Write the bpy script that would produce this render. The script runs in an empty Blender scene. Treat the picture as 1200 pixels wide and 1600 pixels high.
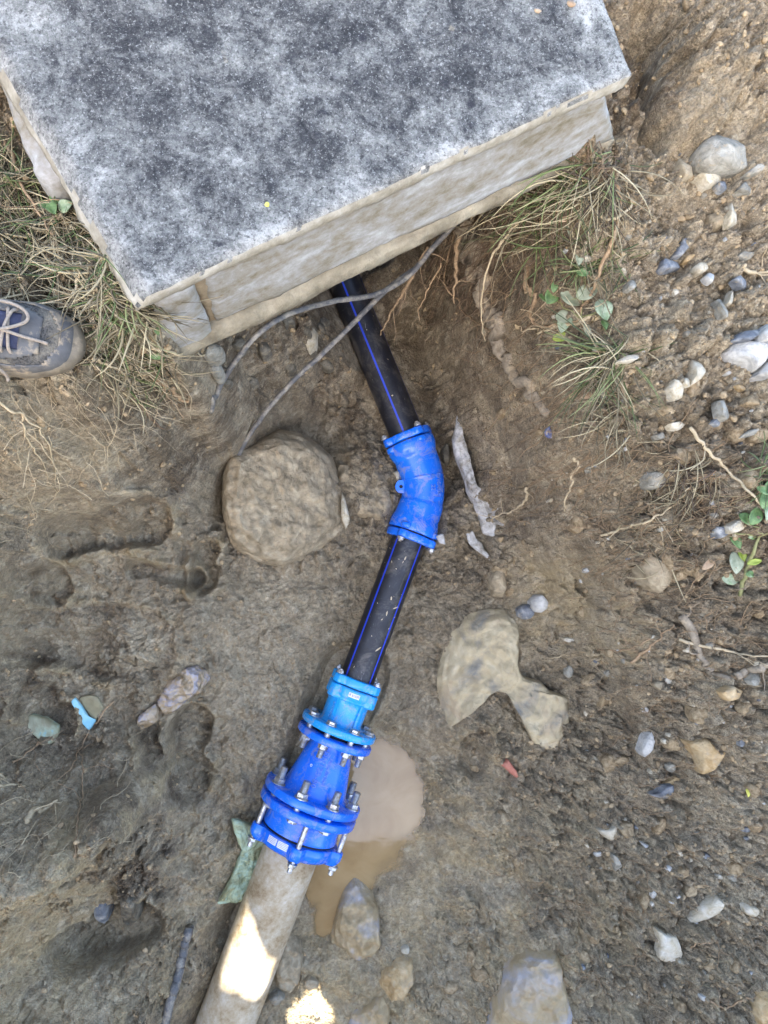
import bpy, bmesh, math, random
import numpy as np
from mathutils import Vector, Matrix, noise as mnoise
R = math.radians
rnd = random.Random(7)
S = bpy.context.scene
COL = S.collection

# ---------------------------------------------------------------- camera
F = 1155.0; H = 2.03                       # focal length in photo pixels, camera height above trench floor
NAD = (480.0, 885.0)                       # where straight-down appears in the photo
zc = Vector(((600-NAD[0])/F, (NAD[1]-800)/F, 1)).normalized()
xc = (Vector((1, 0, 0)) - zc*zc.x).normalized()
yc = zc.cross(xc)
C2W = Matrix((xc, yc, zc))                 # rows = world axes in camera space
cam_d = bpy.data.cameras.new('camera'); cam = bpy.data.objects.new('camera', cam_d); COL.objects.link(cam)
cam.matrix_world = Matrix.Translation((0, 0, H)) @ C2W.to_4x4()
cam_d.sensor_fit = 'VERTICAL'; cam_d.sensor_height = 36; cam_d.sensor_width = 27; cam_d.lens = F/1600*36
cam_d.clip_start = 0.02; cam_d.clip_end = 200
S.camera = cam
S.render.resolution_x = 768; S.render.resolution_y = 1024
# ---------------------------------------------------------------- light
SUN_EL = 40.0; SUN_DIR_XY = (-0.25, -1.0)  # towards the sun: from the bottom of the picture, a little from the left
w = bpy.data.worlds.new('World'); S.world = w; w.use_nodes = True
wn = w.node_tree; bg = wn.nodes['Background']
sky = wn.nodes.new('ShaderNodeTexSky'); sky.sky_type = 'NISHITA'; sky.sun_disc = False
sky.sun_elevation = R(SUN_EL); sky.sun_rotation = math.atan2(SUN_DIR_XY[0], SUN_DIR_XY[1])
sky.dust_density = 4.0; sky.ozone_density = 0.6; sky.air_density = 1.0
wn.links.new(sky.outputs[0], bg.inputs[0]); bg.inputs[1].default_value = 0.15
sl = bpy.data.lights.new('sun', 'SUN'); sl.energy = 5.0; sl.angle = R(0.5); sl.color = (1, .93, .82)
sun = bpy.data.objects.new('sun', sl); COL.objects.link(sun)
h_ = math.hypot(*SUN_DIR_XY); ce = math.cos(R(SUN_EL))
SUNV = Vector((SUN_DIR_XY[0]/h_*ce, SUN_DIR_XY[1]/h_*ce, math.sin(R(SUN_EL))))
sun.rotation_euler = SUNV.to_track_quat('Z', 'Y').to_euler(); sun.location = (-3, 0, 4)
S.view_settings.view_transform = 'Standard'; S.view_settings.look = 'None'
S.view_settings.exposure = 3.08; S.view_settings.gamma = 1

# ---------------------------------------------------------------- projection helpers
CM = np.array(C2W)
def ray(u, v):
    return C2W @ Vector(((u-600)/F, (800-v)/F, -1))
def P(u, v, z):
    r = ray(u, v); t = (z-H)/r.z
    return Vector((r.x*t, r.y*t, z))
def toUV(x, y, z):
    q = np.stack([x, y, z-H]); c = np.tensordot(CM.T, q, 1)
    return 600 + F*c[0]/-c[2], 800 - F*c[1]/-c[2]

# ---------------------------------------------------------------- materials
def srgb(r, g, b):
    f = lambda c: (c/255/12.92) if c <= 10 else ((c/255+.055)/1.055)**2.4
    return (f(r), f(g), f(b), 1)
C_ = srgb
class Mat:
    def __init__(s, name):
        s.m = bpy.data.materials.new(name); s.m.use_nodes = True; s.t = s.m.node_tree; s.b = s.t.nodes['Principled BSDF']
        s.tc = s.t.nodes.new('ShaderNodeTexCoord')
    def n(s, typ, **kw):
        nd = s.t.nodes.new(typ)
        for k, v in kw.items():
            if k.startswith('i_'):
                k = k[2:]; nd.inputs[int(k) if k.isdigit() else k].default_value = v
            else: setattr(nd, k, v)
        return nd
    def l(s, a, b): s.t.links.new(a, b)
    def noise(s, scale, detail=4, rough=.55, dist=0, vec=None, stretch=None):
        nd = s.n('ShaderNodeTexNoise'); nd.inputs['Scale'].default_value = scale; nd.inputs['Detail'].default_value = detail
        nd.inputs['Roughness'].default_value = rough; nd.inputs['Distortion'].default_value = dist
        v = vec or s.tc.outputs['Object']
        if stretch:
            mp = s.n('ShaderNodeMapping'); mp.inputs['Scale'].default_value = stretch; s.l(v, mp.inputs[0]); v = mp.outputs[0]
        s.l(v, nd.inputs['Vector']); return nd.outputs['Fac']
    def vor(s, scale, feature='F1', rnds=1):
        nd = s.n('ShaderNodeTexVoronoi', feature=feature); nd.inputs['Scale'].default_value = scale; nd.inputs['Randomness'].default_value = rnds
        s.l(s.tc.outputs['Object'], nd.inputs['Vector']); return nd
    def ramp(s, fac, stops):
        nd = s.n('ShaderNodeValToRGB'); e = nd.color_ramp.elements
        while len(e) < len(stops): e.new(.5)
        for i, (p, c) in enumerate(stops):
            e[i].position = p; e[i].color = c if isinstance(c, tuple) else (c, c, c, 1)
        s.l(fac, nd.inputs[0]); return nd.outputs[0]
    def mix(s, fac, a, b, mode='MIX'):
        nd = s.n('ShaderNodeMix', data_type='RGBA', blend_type=mode)
        for sock, val in ((nd.inputs[0], fac), (nd.inputs[6], a), (nd.inputs[7], b)):
            if isinstance(val, (int, float)): sock.default_value = val
            elif isinstance(val, tuple): sock.default_value = val
            else: s.l(val, sock)
        return nd.outputs[2]
    def math(s, op, a, b=0.0, clamp=False):
        nd = s.n('ShaderNodeMath', operation=op, use_clamp=clamp)
        for sock, val in ((nd.inputs[0], a), (nd.inputs[1], b)):
            if isinstance(val, (int, float)): sock.default_value = val
            else: s.l(val, sock)
        return nd.outputs[0]
    def attr(s, name):
        nd = s.n('ShaderNodeAttribute', attribute_name=name); return nd
    def set(s, color=None, rough=None, metal=None, spec=None, coat=None):
        for k, v in (('Base Color', color), ('Roughness', rough), ('Metallic', metal), ('Specular IOR Level', spec), ('Coat Weight', coat)):
            if v is None: continue
            if isinstance(v, (int, float, tuple)): s.b.inputs[k].default_value = v
            else: s.l(v, s.b.inputs[k])
    def bump(s, h, strength=.5, dist=.002):
        nd = s.n('ShaderNodeBump'); nd.inputs['Strength'].default_value = strength; nd.inputs['Distance'].default_value = dist
        s.l(h, nd.inputs['Height'])
        if s.b.inputs['Normal'].is_linked: s.l(s.b.inputs['Normal'].links[0].from_socket, nd.inputs['Normal'])
        s.l(nd.outputs[0], s.b.inputs['Normal'])

MUD = srgb(168, 150, 120)
def simple(name, c1, c2, scale=60, rough=.7, bump=.4, bdist=.002, metal=0, dirt=0.0, coat=0, dirtscale=25, spec=.5):
    m = Mat(name); f = m.noise(scale, 6, .6)
    col = m.ramp(f, [(.3, c1), (.7, c2)])
    if dirt > 0:
        d = m.noise(dirtscale, 8, .65)
        dm = m.ramp(d, [(.62-.3*dirt, 0.0), (.78-.3*dirt, 1.0)])
        col = m.mix(dm, col, MUD)
        m.set(rough=m.math('ADD', m.math('MULTIPLY', dm, .85-rough), rough))
    else: m.set(rough=rough)
    m.set(color=col, metal=metal, coat=coat, spec=spec)
    m.bump(m.noise(scale*3, 6, .6), bump, bdist)
    return m.m

# ---------------------------------------------------------------- object helpers
def tag(o, label=None, cat=None, group=None, kind=None):
    if label: o['label'] = label
    if cat: o['category'] = cat
    if group: o['group'] = group
    if kind: o['kind'] = kind
    return o
def link(name, me, mat=None, parent=None, smooth=True):
    if mat is not None:
        for mm in (mat if isinstance(mat, (list, tuple)) else [mat]): me.materials.append(mm)
    if smooth: me.polygons.foreach_set('use_smooth', [True]*len(me.polygons))
    o = bpy.data.objects.new(name, me); COL.objects.link(o)
    if parent is not None:
        o.parent = parent; q = parent; w0 = Vector((0, 0, 0))
        while q is not None: w0 = w0+q.location; q = q.parent
        o.location = -w0                     # mesh data stay in world coordinates
    return o
def mesh_from(verts, faces, name='m'):
    me = bpy.data.meshes.new(name); me.from_pydata([tuple(v) for v in verts], [], faces); me.update(); return me
def empty(name, loc, label, cat, group=None):
    o = bpy.data.objects.new(name, None); COL.objects.link(o); o.location = loc; o.empty_display_size = .05
    return tag(o, label, cat, group)
class MB:
    def __init__(s): s.v = []; s.f = []; s.c = []; s.mi = []
    def add(s, vs, fs, col=None, mi=0):
        b = len(s.v); s.v += [tuple(x) for x in vs]; s.f += [tuple(i+b for i in f) for f in fs]
        s.c += [col or (1, 1, 1, 1)]*len(vs); s.mi += [mi]*len(fs)
    def lathe(s, fr, prof, n=64, rot=0, closed=False, col=None):
        # fr: (origin, axis, side, up); prof list of (s, r)
        o, a, sd, up = fr; vs = []; m = len(prof)
        for (t, r) in prof:
            for k in range(n):
                an = rot + 2*math.pi*k/n
                vs.append(o + a*t + sd*(math.cos(an)*r) + up*(math.sin(an)*r))
        fs = []
        for i in range(m-1 if not closed else m):
            j = (i+1) % m
            for k in range(n):
                k2 = (k+1) % n
                fs.append((i*n+k, i*n+k2, j*n+k2, j*n+k))
        if not closed:
            fs.append(tuple(range(n-1, -1, -1))); fs.append(tuple(range((m-1)*n, m*n)))
        s.add(vs, fs, col)
    def tube(s, pts, rad, n=8, col=None, cap=True, seed=None, jit=0.0):
        pts = [Vector(p) for p in pts]; rr = rad if isinstance(rad, (list, tuple)) else [rad]*len(pts)
        vs = []; up = None
        for i, p in enumerate(pts):
            d = (pts[min(i+1, len(pts)-1)] - pts[max(i-1, 0)])
            d = d.normalized() if d.length > 1e-9 else Vector((1, 0, 0))
            if up is None: up = d.orthogonal().normalized()
            up = (up - d*up.dot(d)); up = up.normalized() if up.length > 1e-6 else d.orthogonal().normalized()
            sd = d.cross(up)
            for k in range(n):
                an = 2*math.pi*k/n; r = rr[i]*(1+(rnd.uniform(-jit, jit) if jit else 0))
                vs.append(p + sd*(math.cos(an)*r) + up*(math.sin(an)*r))
        fs = []
        for i in range(len(pts)-1):
            for k in range(n):
                fs.append((i*n+k, i*n+(k+1) % n, (i+1)*n+(k+1) % n, (i+1)*n+k))
        if cap: fs.append(tuple(range(n-1, -1, -1))); fs.append(tuple(range((len(pts)-1)*n, len(pts)*n)))
        s.add(vs, fs, col)
    def build(s, name, mat, parent=None, smooth=True, sharp=None):
        me = mesh_from(s.v, s.f, name)
        if any(c != (1, 1, 1, 1) for c in s.c):
            a = me.color_attributes.new('Col', 'FLOAT_COLOR', 'POINT')
            a.data.foreach_set('color', np.array(s.c, dtype=np.float32).ravel())
        o = link(name, me, mat, parent, smooth)
        bm = bmesh.new(); bm.from_mesh(me); bmesh.ops.recalc_face_normals(bm, faces=bm.faces)
        if sharp is not None:
            for e in bm.edges:
                if len(e.link_faces) == 2 and e.calc_face_angle(0) > R(sharp): e.smooth = False
        bm.to_mesh(me); bm.free()
        return o
def spline(pts, n=8):
    pts = [Vector(p) for p in pts]; out = []
    q = [pts[0]*2-pts[1]] + pts + [pts[-1]*2-pts[-2]]
    for i in range(1, len(q)-2):
        for k in range(n):
            t = k/n; a, b, c, d = q[i-1], q[i], q[i+1], q[i+2]
            out.append(.5*((2*b)+(c-a)*t+(2*a-5*b+4*c-d)*t*t+(3*b-a-3*c+d)*t*t*t))
    out.append(pts[-1]); return out

# ================================================================ GROUND HEIGHTFIELD
rng = np.random.default_rng(3)
PERM = rng.permutation(65536).astype(np.int64)
def hsh(ix, iy, seed):
    return PERM[(PERM[(ix*7919+seed*131) & 65535] + iy*104729) & 65535]
def perlin(x, y, seed=0):
    xi = np.floor(x).astype(np.int64); yi = np.floor(y).astype(np.int64); xf = x-xi; yf = y-yi
    u = xf*xf*xf*(xf*(xf*6-15)+10); v = yf*yf*yf*(yf*(yf*6-15)+10)
    def g(a, b):
        an = hsh(xi+a, yi+b, seed)*(2*np.pi/65536); return np.cos(an)*(xf-a)+np.sin(an)*(yf-b)
    n0 = g(0, 0)*(1-u)+g(1, 0)*u; n1 = g(0, 1)*(1-u)+g(1, 1)*u
    return (n0*(1-v)+n1*v)*1.5
def fbm(x, y, f, octv, seed=0, gain=.5, ridged=False):
    s = 0; a = 1
    for i in range(octv):
        n = perlin(x*f, y*f, seed+i)
        s = s + a*((1-2*np.abs(n)) if ridged else n); f *= 2.03; a *= gain
    return s
def clods(x, y, cell, seed, dens, k=.8, r0=.22, r1=.5):
    """rounded irregular lumps: union of flattened spheres scattered in cells"""
    xs = x/cell; ys = y/cell; xi = np.floor(xs).astype(np.int64); yi = np.floor(ys).astype(np.int64)
    h = np.zeros_like(x)
    for a in (-1, 0, 1):
        for b in (-1, 0, 1):
            cx = xi+a; cy = yi+b
            h1 = hsh(cx, cy, seed)/65536; h2 = hsh(cx, cy, seed+1)/65536; h3 = hsh(cx, cy, seed+2)/65536; h4 = hsh(cx, cy, seed+3)/65536
            r = (r0+r1*h3)*(h4 < dens)
            dx = xs-cx-h1; dy = ys-cy-h2
            an = h4*40; ca = np.cos(an); sa = np.sin(an)
            ex = dx*ca+dy*sa; ey = (-dx*sa+dy*ca)*1.45
            q = np.clip(r*r-ex*ex-ey*ey, 0, None)
            h = np.maximum(h, np.sqrt(q)*(.6+.6*h1))
    return h*cell*k
HP = [ # (u, v, z) of the broad shape, read off the photograph
(545,440,.0),(600,560,.02),(650,620,.02),(560,700,.1),(640,760,.03),(600,900,.02),(560,800,.12),(520,1000,.06),(450,1000,.13),
(440,1100,.09),(650,950,.05),(640,1080,.02),(560,1080,.02),(620,1180,-.03),(560,1250,-.05),(600,1300,-.03),(520,1400,-.05),(640,1330,-.005),
(480,1440,-.03),(500,1500,.03),(600,1400,.01),(450,770,.13),(400,870,.18),(380,1000,.18),(350,1100,.16),(380,1200,.09),(400,1400,.03),(340,1300,.11),
(340,1450,.08),(300,1230,.16),(440,1600,.03),(300,1600,.15),(640,1225,-.028),(630,1180,-.022),(645,1270,-.02),(700,1250,.035),(700,1180,.035),(600,1130,.0),(668,1300,.0),(630,1370,-.008),(560,1500,.03),(600,1560,.06),(520,1580,.03),
(150,830,.45),(250,830,.38),(100,900,.42),(50,980,.40),(200,1000,.35),(300,950,.28),(100,1100,.32),(200,1100,.28),(50,1150,.35),(250,1200,.25),(150,1230,.38),
(0,1230,.5),(100,1300,.5),(200,1250,.42),(0,1380,.56),(150,1320,.46),(230,1350,.22),(275,1350,.16),(150,1480,.18),(70,1480,.26),(100,1570,.30),(0,1560,.36),(220,1480,.2),(250,1580,.2),(0,1460,.42),
(60,600,.95),(0,700,.92),(100,500,.95),(150,400,.95),(50,300,.95),(0,220,.95),(220,560,.93),(150,650,.88),(80,760,.70),(0,800,.68),(200,700,.70),(290,600,.84),(320,565,.80),(250,760,.48),(320,680,.5),(330,760,.3),
(400,600,.42),(430,540,.5),(380,700,.28),(470,520,.42),(480,620,.14),(490,480,.4),(350,620,.6),
(720,340,.55),(800,290,.76),(900,240,.82),(650,400,.15),(670,350,.5),
(720,420,.34),(760,500,.42),(690,480,.14),(700,600,.1),(770,600,.35),(820,600,.5),(830,450,.68),(900,450,.75),(900,600,.68),(730,700,.1),(780,720,.25),(850,700,.5),(920,720,.6),
(720,800,.1),(800,800,.22),(870,820,.4),(750,900,.1),(850,900,.25),(930,880,.45),(700,1000,.1),(800,1000,.15),(880,1000,.22),(900,950,.3),(960,1000,.40),
(700,1150,.08),(850,1130,.15),(930,1100,.22),(1000,1080,.38),(750,1250,.1),(900,1250,.2),(1000,1250,.3),(700,1400,.05),(800,1400,.12),(900,1400,.18),(1000,1400,.27),
(700,1550,.08),(850,1560,.18),(1000,1550,.25),(1100,1550,.33),(1150,1400,.35),(1150,1250,.42),(1100,1100,.5),(1150,1000,.58),(1050,950,.52),(1100,850,.65),(1000,850,.58),
(1150,700,.75),(1000,650,.72),(1000,500,.78),(1150,500,.8),(1000,350,.8),(1150,350,.82),(1000,200,.82),(1080,180,.87),(1180,200,.86),(1000,50,.8),(1100,50,.88),(1180,50,.86),(985,110,.78),
(-150,300,.95),(-150,600,.95),(-150,900,.8),(-150,1200,.65),(-150,1450,.6),(-100,1750,.5),(300,1780,.2),(600,1780,.1),(1000,1780,.3),(1350,1700,.45),(1350,1400,.5),(1350,1000,.7),(1350,600,.85),(1350,200,.88),(1200,-150,.9),(1000,-150,.85)]
hx = np.array([[*P(u, v, z)] for u, v, z in HP] + [(-.3, .6, .8), (-.5, 1.0, .93), (-.3, 1.5, .93), (.2, 1.5, .8), (.12, 1.15, .5), (.1, .95, .05), (.6, 1.3, .85), (.35, .85, .75), (-.15, .8, .5)])
def tps_fit(p, lam=2e-4):
    n = len(p); d = np.hypot(p[:, None, 0]-p[None, :, 0], p[:, None, 1]-p[None, :, 1]); K = np.where(d > 0, d*d*np.log(d+1e-12), 0)+lam*np.eye(n)
    Q = np.c_[np.ones(n), p[:, :2]]; A = np.block([[K, Q], [Q.T, np.zeros((3, 3))]])
    return np.linalg.solve(A, np.r_[p[:, 2], 0, 0, 0])
wt = tps_fit(hx)
def tps_eval(x, y):
    o = wt[-3]+wt[-2]*x+wt[-1]*y
    for i in range(len(hx)):
        r2 = (x-hx[i, 0])**2+(y-hx[i, 1])**2
        o = o + wt[i]*.5*r2*np.log(r2+1e-12)
    return o
X0, X1, Y0, Y1 = -1.0, 1.42, -1.42, 1.62; NX, NY = 1120, 1400
dx = np.linspace(X0, X1, NX); dy = np.linspace(Y0, Y1, NY)
cx_ = np.linspace(X0, X1, 221); cy_ = np.linspace(Y0, Y1, 281)
CX, CY = np.meshgrid(cx_, cy_, indexing='ij'); cz = tps_eval(CX, CY)
def bil(gx, gy, g, x, y):
    fx = np.clip((x-gx[0])/(gx[-1]-gx[0])*(len(gx)-1), 0, len(gx)-1.0001); fy = np.clip((y-gy[0])/(gy[-1]-gy[0])*(len(gy)-1), 0, len(gy)-1.0001)
    i = fx.astype(int); j = fy.astype(int); a = fx-i; b = fy-j
    return g[i, j]*(1-a)*(1-b)+g[i+1, j]*a*(1-b)+g[i, j+1]*(1-a)*b+g[i+1, j+1]*a*b
GX, GY = np.meshgrid(dx, dy, indexing='ij')
base = bil(cx_, cy_, cz, GX, GY)
# low-frequency wobble so banks are not smooth ramps
wx = GX + .02*fbm(GX, GY, 9, 3, 40); wy = GY + .02*fbm(GX, GY, 9, 3, 50)
U, V = toUV(GX, GY, base)
Uw = U + 14*fbm(GX, GY, 12, 4, 60); Vw = V + 14*fbm(GX, GY, 12, 4, 70)
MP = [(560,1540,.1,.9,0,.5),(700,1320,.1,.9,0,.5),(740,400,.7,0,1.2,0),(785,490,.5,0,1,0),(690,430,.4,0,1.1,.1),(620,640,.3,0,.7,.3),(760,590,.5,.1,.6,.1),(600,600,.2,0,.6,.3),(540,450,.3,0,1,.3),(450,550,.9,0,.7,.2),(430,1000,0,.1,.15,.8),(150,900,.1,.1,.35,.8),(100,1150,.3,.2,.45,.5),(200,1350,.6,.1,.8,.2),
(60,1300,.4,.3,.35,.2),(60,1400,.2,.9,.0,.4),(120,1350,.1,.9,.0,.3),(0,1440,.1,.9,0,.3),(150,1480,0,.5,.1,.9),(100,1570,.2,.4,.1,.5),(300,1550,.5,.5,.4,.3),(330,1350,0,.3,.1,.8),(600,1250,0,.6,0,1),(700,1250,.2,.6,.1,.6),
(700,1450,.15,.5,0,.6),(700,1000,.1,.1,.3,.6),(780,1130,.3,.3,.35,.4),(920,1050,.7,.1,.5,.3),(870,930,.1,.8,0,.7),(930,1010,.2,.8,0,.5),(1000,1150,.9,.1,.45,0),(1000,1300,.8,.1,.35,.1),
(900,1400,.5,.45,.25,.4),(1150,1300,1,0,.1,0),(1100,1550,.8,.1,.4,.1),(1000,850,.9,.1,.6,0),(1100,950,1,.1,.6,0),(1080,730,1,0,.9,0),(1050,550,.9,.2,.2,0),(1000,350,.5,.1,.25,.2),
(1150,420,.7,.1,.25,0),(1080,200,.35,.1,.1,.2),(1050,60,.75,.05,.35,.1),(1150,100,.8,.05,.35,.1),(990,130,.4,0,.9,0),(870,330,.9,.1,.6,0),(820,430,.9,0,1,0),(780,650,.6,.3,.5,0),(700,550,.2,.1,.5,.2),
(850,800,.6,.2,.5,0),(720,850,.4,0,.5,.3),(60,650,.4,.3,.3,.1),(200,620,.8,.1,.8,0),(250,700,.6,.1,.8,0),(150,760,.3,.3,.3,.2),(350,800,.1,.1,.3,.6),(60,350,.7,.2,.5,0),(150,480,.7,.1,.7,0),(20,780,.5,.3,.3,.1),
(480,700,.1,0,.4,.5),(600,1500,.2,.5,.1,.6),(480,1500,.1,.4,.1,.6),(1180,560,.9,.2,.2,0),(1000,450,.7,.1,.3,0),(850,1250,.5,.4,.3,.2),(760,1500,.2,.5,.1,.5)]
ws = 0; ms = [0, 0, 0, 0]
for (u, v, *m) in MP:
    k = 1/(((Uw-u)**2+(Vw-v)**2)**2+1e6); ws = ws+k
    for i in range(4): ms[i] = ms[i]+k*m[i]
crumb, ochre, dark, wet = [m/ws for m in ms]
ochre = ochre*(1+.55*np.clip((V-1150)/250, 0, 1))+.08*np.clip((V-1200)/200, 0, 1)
def blob(u, v, ru, rv, ang=0):
    c, s = math.cos(R(ang)), math.sin(R(ang)); a = ((Uw-u)*c+(Vw-v)*s)/ru; b = (-(Uw-u)*s+(Vw-v)*c)/rv
    return np.exp(-(a*a+b*b))
z = base.copy()
z += .014*fbm(wx, wy, 6, 3, 1) * (1-.6*np.exp(-((U-560)/110)**2-((V-1280)/170)**2))
# sticky clay: smeared lumps and torn folds
sm = fbm(wx, wy, 22, 4, 5, .5)
fold = fbm(wx+.01*sm, wy, 14, 4, 9, .55, True)
pudm = np.exp(-((U-575)/112)**4-((V-1290)/215)**4)
flat2 = np.exp(-((U-490)/60)**4-((V-1600)/50)**4)
smooth_k = (1-.85*pudm)*(1-.7*flat2)
z += (.010*sm + .006*fold*(1-.3*wet)) * smooth_k
# torn cracks (valleys of ridged noise)
cr = np.abs(perlin(wx*26+3, wy*26, 77)+.35*perlin(wx*70, wy*70, 78)); crm = np.clip(perlin(wx*7, wy*7, 79)*2.2, 0, 1)
z -= .012*np.exp(-(cr/.045)**2)*crm*smooth_k
cr2 = np.abs(perlin(wx*60+9, wy*60, 87)+.4*perlin(wx*150, wy*150, 88)); crm2 = np.clip(perlin(wx*13, wy*13, 89)*2+.2, 0, 1)
z -= .0035*np.exp(-(cr2/.07)**2)*crm2*smooth_k
# crumbly clods where the soil is loose
cw = np.clip(crumb*1.9-.12+.5*fbm(GX, GY, 10, 3, 91), 0, 1)
cw = cw*(1-pudm)*(1-flat2)
jx = GX+.006*fbm(GX, GY, 45, 3, 92); jy = GY+.006*fbm(GX, GY, 45, 3, 95)
c1 = clods(jx, jy, .075, 200, .45, .75); c2 = clods(jx, jy, .034, 210, .75, 1.0, .34, .5); c3 = clods(jx, jy, .0165, 220, .92, 1.15, .42, .5); c4 = clods(jx, jy, .0088, 230, .95, 1.2, .45, .4)
z += cw*(np.maximum(1.2*c1, .3*c1+1.3*c2) + 1.35*c3 + 1.25*c4)
z -= cw*.008*np.clip(fbm(jx, jy, 32, 3, 97), 0, 1)
z += (1-cw)*smooth_k*(.35*c2*np.clip(perlin(GX*8, GY*8, 33)*4, 0, 1) + (.75*c1*np.clip(perlin(GX*6, GY*6, 36)*4, 0, 1)*(U < 560)+.4*c1*np.clip(perlin(GX*6, GY*6, 36)*4, 0, 1)*(U >= 560)+.28*c3*np.clip(perlin(GX*15, GY*15, 34)*3, 0, 1)+.22*c4))
z += .0028*fbm(wx*1.0+.015*sm, wy, 55, 3, 19, .6, True)*(1-cw)*smooth_k*(.5+np.clip(perlin(GX*5, GY*5, 20)*2, 0, 1))
z += .0022*fbm(GX, GY, 110, 3, 15, .6)*(1-.7*pudm)
# larger torn lumps on the right bank and the left bank
lump = clods(jx+.02*sm, jy, .16, 300, .5, .32)
z += lump*np.clip(crumb*.8+.35*blob(1100, 150, 130, 170)+.4*blob(60, 1300, 160, 120)+.5*blob(220, 700, 120, 80), 0, 1)
# clay block at the top right with a dark gap round it
def ellm(u, v, ru, rv, ang, p=4):
    c, s = math.cos(R(ang)), math.sin(R(ang)); a = ((Uw-u)*c+(Vw-v)*s)/ru; b = (-(Uw-u)*s+(Vw-v)*c)/rv
    return (np.abs(a)**p+np.abs(b)**p)**(1/p)
d = ellm(1075, 150, 62, 88, 8, 3); z += .035/(1+np.exp((d-1)*22)); z -= .07*np.exp(-((d-1.12)/.12)**2)*(U < 1120)*np.clip(1+perlin(GX*9, GY*9, 141)*3, .1, 1.4)
d = ellm(1000, 60, 30, 55, -10, 2.5); z -= .085*np.exp(-((d)/.8)**2)
sl_ = np.hypot(*np.gradient(base, dx[1]-dx[0], dy[1]-dy[0])); slk = np.clip((sl_-.35)/1.0, 0, 1)
z += slk*(.026*fbm(wx, wy, 13, 3, 131, .5)+.007*fbm(wx, wy, 40, 3, 135, .6))
# boot prints
dark_add = 0
def bootprint(u0, v0, u1, v1, w_, depth, tread=True, rim=.019):
    global z
    depth *= 1.35
    L = math.hypot(u1-u0, v1-v0); tx, ty = (u1-u0)/L, (v1-v0)/L
    a = (Uw*.38+U*.62-u0)*tx+(Vw*.38+V*.62-v0)*ty; b = -(Uw*.38+U*.62-u0)*ty+(Vw*.38+V*.62-v0)*tx
    t = np.clip(a/L, 0, 1); half = w_/2*(1-.22*np.exp(-((t-.38)/.16)**2)+.08*(t > .5))
    dd = np.hypot(a-t*L, b)-half*.98
    z -= depth*(1.1+.3*np.clip(perlin(GX*9, GY*9, 171), -1, 1))/(1+np.exp(np.clip(dd/2.2, -40, 40)))
    rmod = np.clip(.5+1.6*fbm(GX, GY, 14, 3, 17), 0, 1.6); z += rim*np.exp(-((dd-8)/6)**2)*rmod
    rimk = np.exp(-((dd-9)/7)**2)*.8*np.clip(rmod, 0, 1); ochre[:] = np.clip(ochre+rimk, 0, 1); dark[:] = dark*(1-rimk); ink = 1/(1+np.exp(np.clip(dd/4, -40, 40))); wet[:] = np.clip(wet+.5*ink, 0, 1); edk = np.exp(-((dd+5)/6)**2); ochre[:] = np.clip(ochre*(1-.5*ink), 0, 1); dark[:] = np.clip(dark+.25*edk, 0, 1)
    if tread: z += -.004*(np.sin(a*.42+2*np.sin(b*.08)) > .2)*(dd < -5)*1.3
bootprint(95, 840, 235, 812, 66, .03)
bootprint(325, 860, 318, 905, 42, .03, False)
bootprint(215, 890, 300, 905, 26, .02, False)
bootprint(20, 905, 85, 915, 50, .022)
bootprint(40, 980, 215, 1010, 110, .012, False, .012)
bootprint(300, 1130, 292, 1228, 62, .03)
bootprint(232, 1140, 245, 1185, 34, .015)
bootprint(105, 1490, 215, 1445, 74, .05, False, .006)
bootprint(95, 1120, 60, 1090, 60, .018, False)
bootprint(745, 1160, 740, 1190, 45, .02, False)
bootprint(890, 870, 935, 935, 40, .018, False, .004)
sg = lambda q: 1/(1+np.exp(np.clip(-q, -40, 40)))
s1 = Vw-(1432-.70*np.clip(Uw, -50, 400)); k1_ = sg((235-Uw)/8)
z += .11*k1_*sg(-s1/3.5)*np.exp(-(np.minimum(s1, 0)/75)**2); z -= .035*k1_*np.exp(-((s1-14)/14)**2)
ochre = np.clip(ochre+.8*k1_*sg(-s1/5)*np.exp(-(np.minimum(s1, 0)/45)**2), 0, 1.3)
uc = np.interp(V, [880, 950, 985, 1040, 1090, 1150, 1200], [905, 918, 928, 943, 962, 988, 1000]); s2 = Uw-uc; k2_ = sg((V-900)/12)*sg((1185-V)/12)
z += .038*k2_*sg(s2/3)*np.exp(-(np.maximum(s2, 0)/60)**2); z -= .022*k2_*np.exp(-((s2+8)/9)**2)
uc = np.interp(V, [860, 900, 940], [835, 862, 868]); s3 = Uw-uc; k3_ = sg((V-850)/8)*sg((945-V)/8)
z += .03*k3_*sg(s3/3)*np.exp(-(np.maximum(s3, 0)/40)**2); z -= .025*k3_*np.exp(-((s3+14)/16)**2)
# ripples of dragged mud around the pipe and the lip of the left bank
z += .010*np.exp(-((Vw-(1440-(Uw*.62)))/9)**2)*(U < 190)*(U > -30)
z -= .02*np.exp(-((Vw-(1462-(Uw*.62)))/12)**2)*(U < 200)
for (u, v, L_, an) in ((925, 958, 34, 8), (950, 990, 30, 15), (945, 1005, 26, 20), (905, 1035, 60, 55), (960, 1120, 40, 35), (870, 890, 40, 60)):
    z -= .02*np.exp(-((( (Uw-u)*math.cos(R(an))+(Vw-v)*math.sin(R(an)))/L_)**4)-((-(Uw-u)*math.sin(R(an))+(Vw-v)*math.cos(R(an)))/4)**2)
# ground trench line beside the left hose, dark slot
z -= .04*np.exp(-((Uw-(352-(V-700)*.05))/7)**2)*(V > 690)*(V < 830)
mg = pudm*np.exp(-((z-.004)/.012)**2); dark = np.clip(dark+.45*mg, 0, 1.2); wet = np.clip(wet+mg, 0, 1.2)
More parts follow.
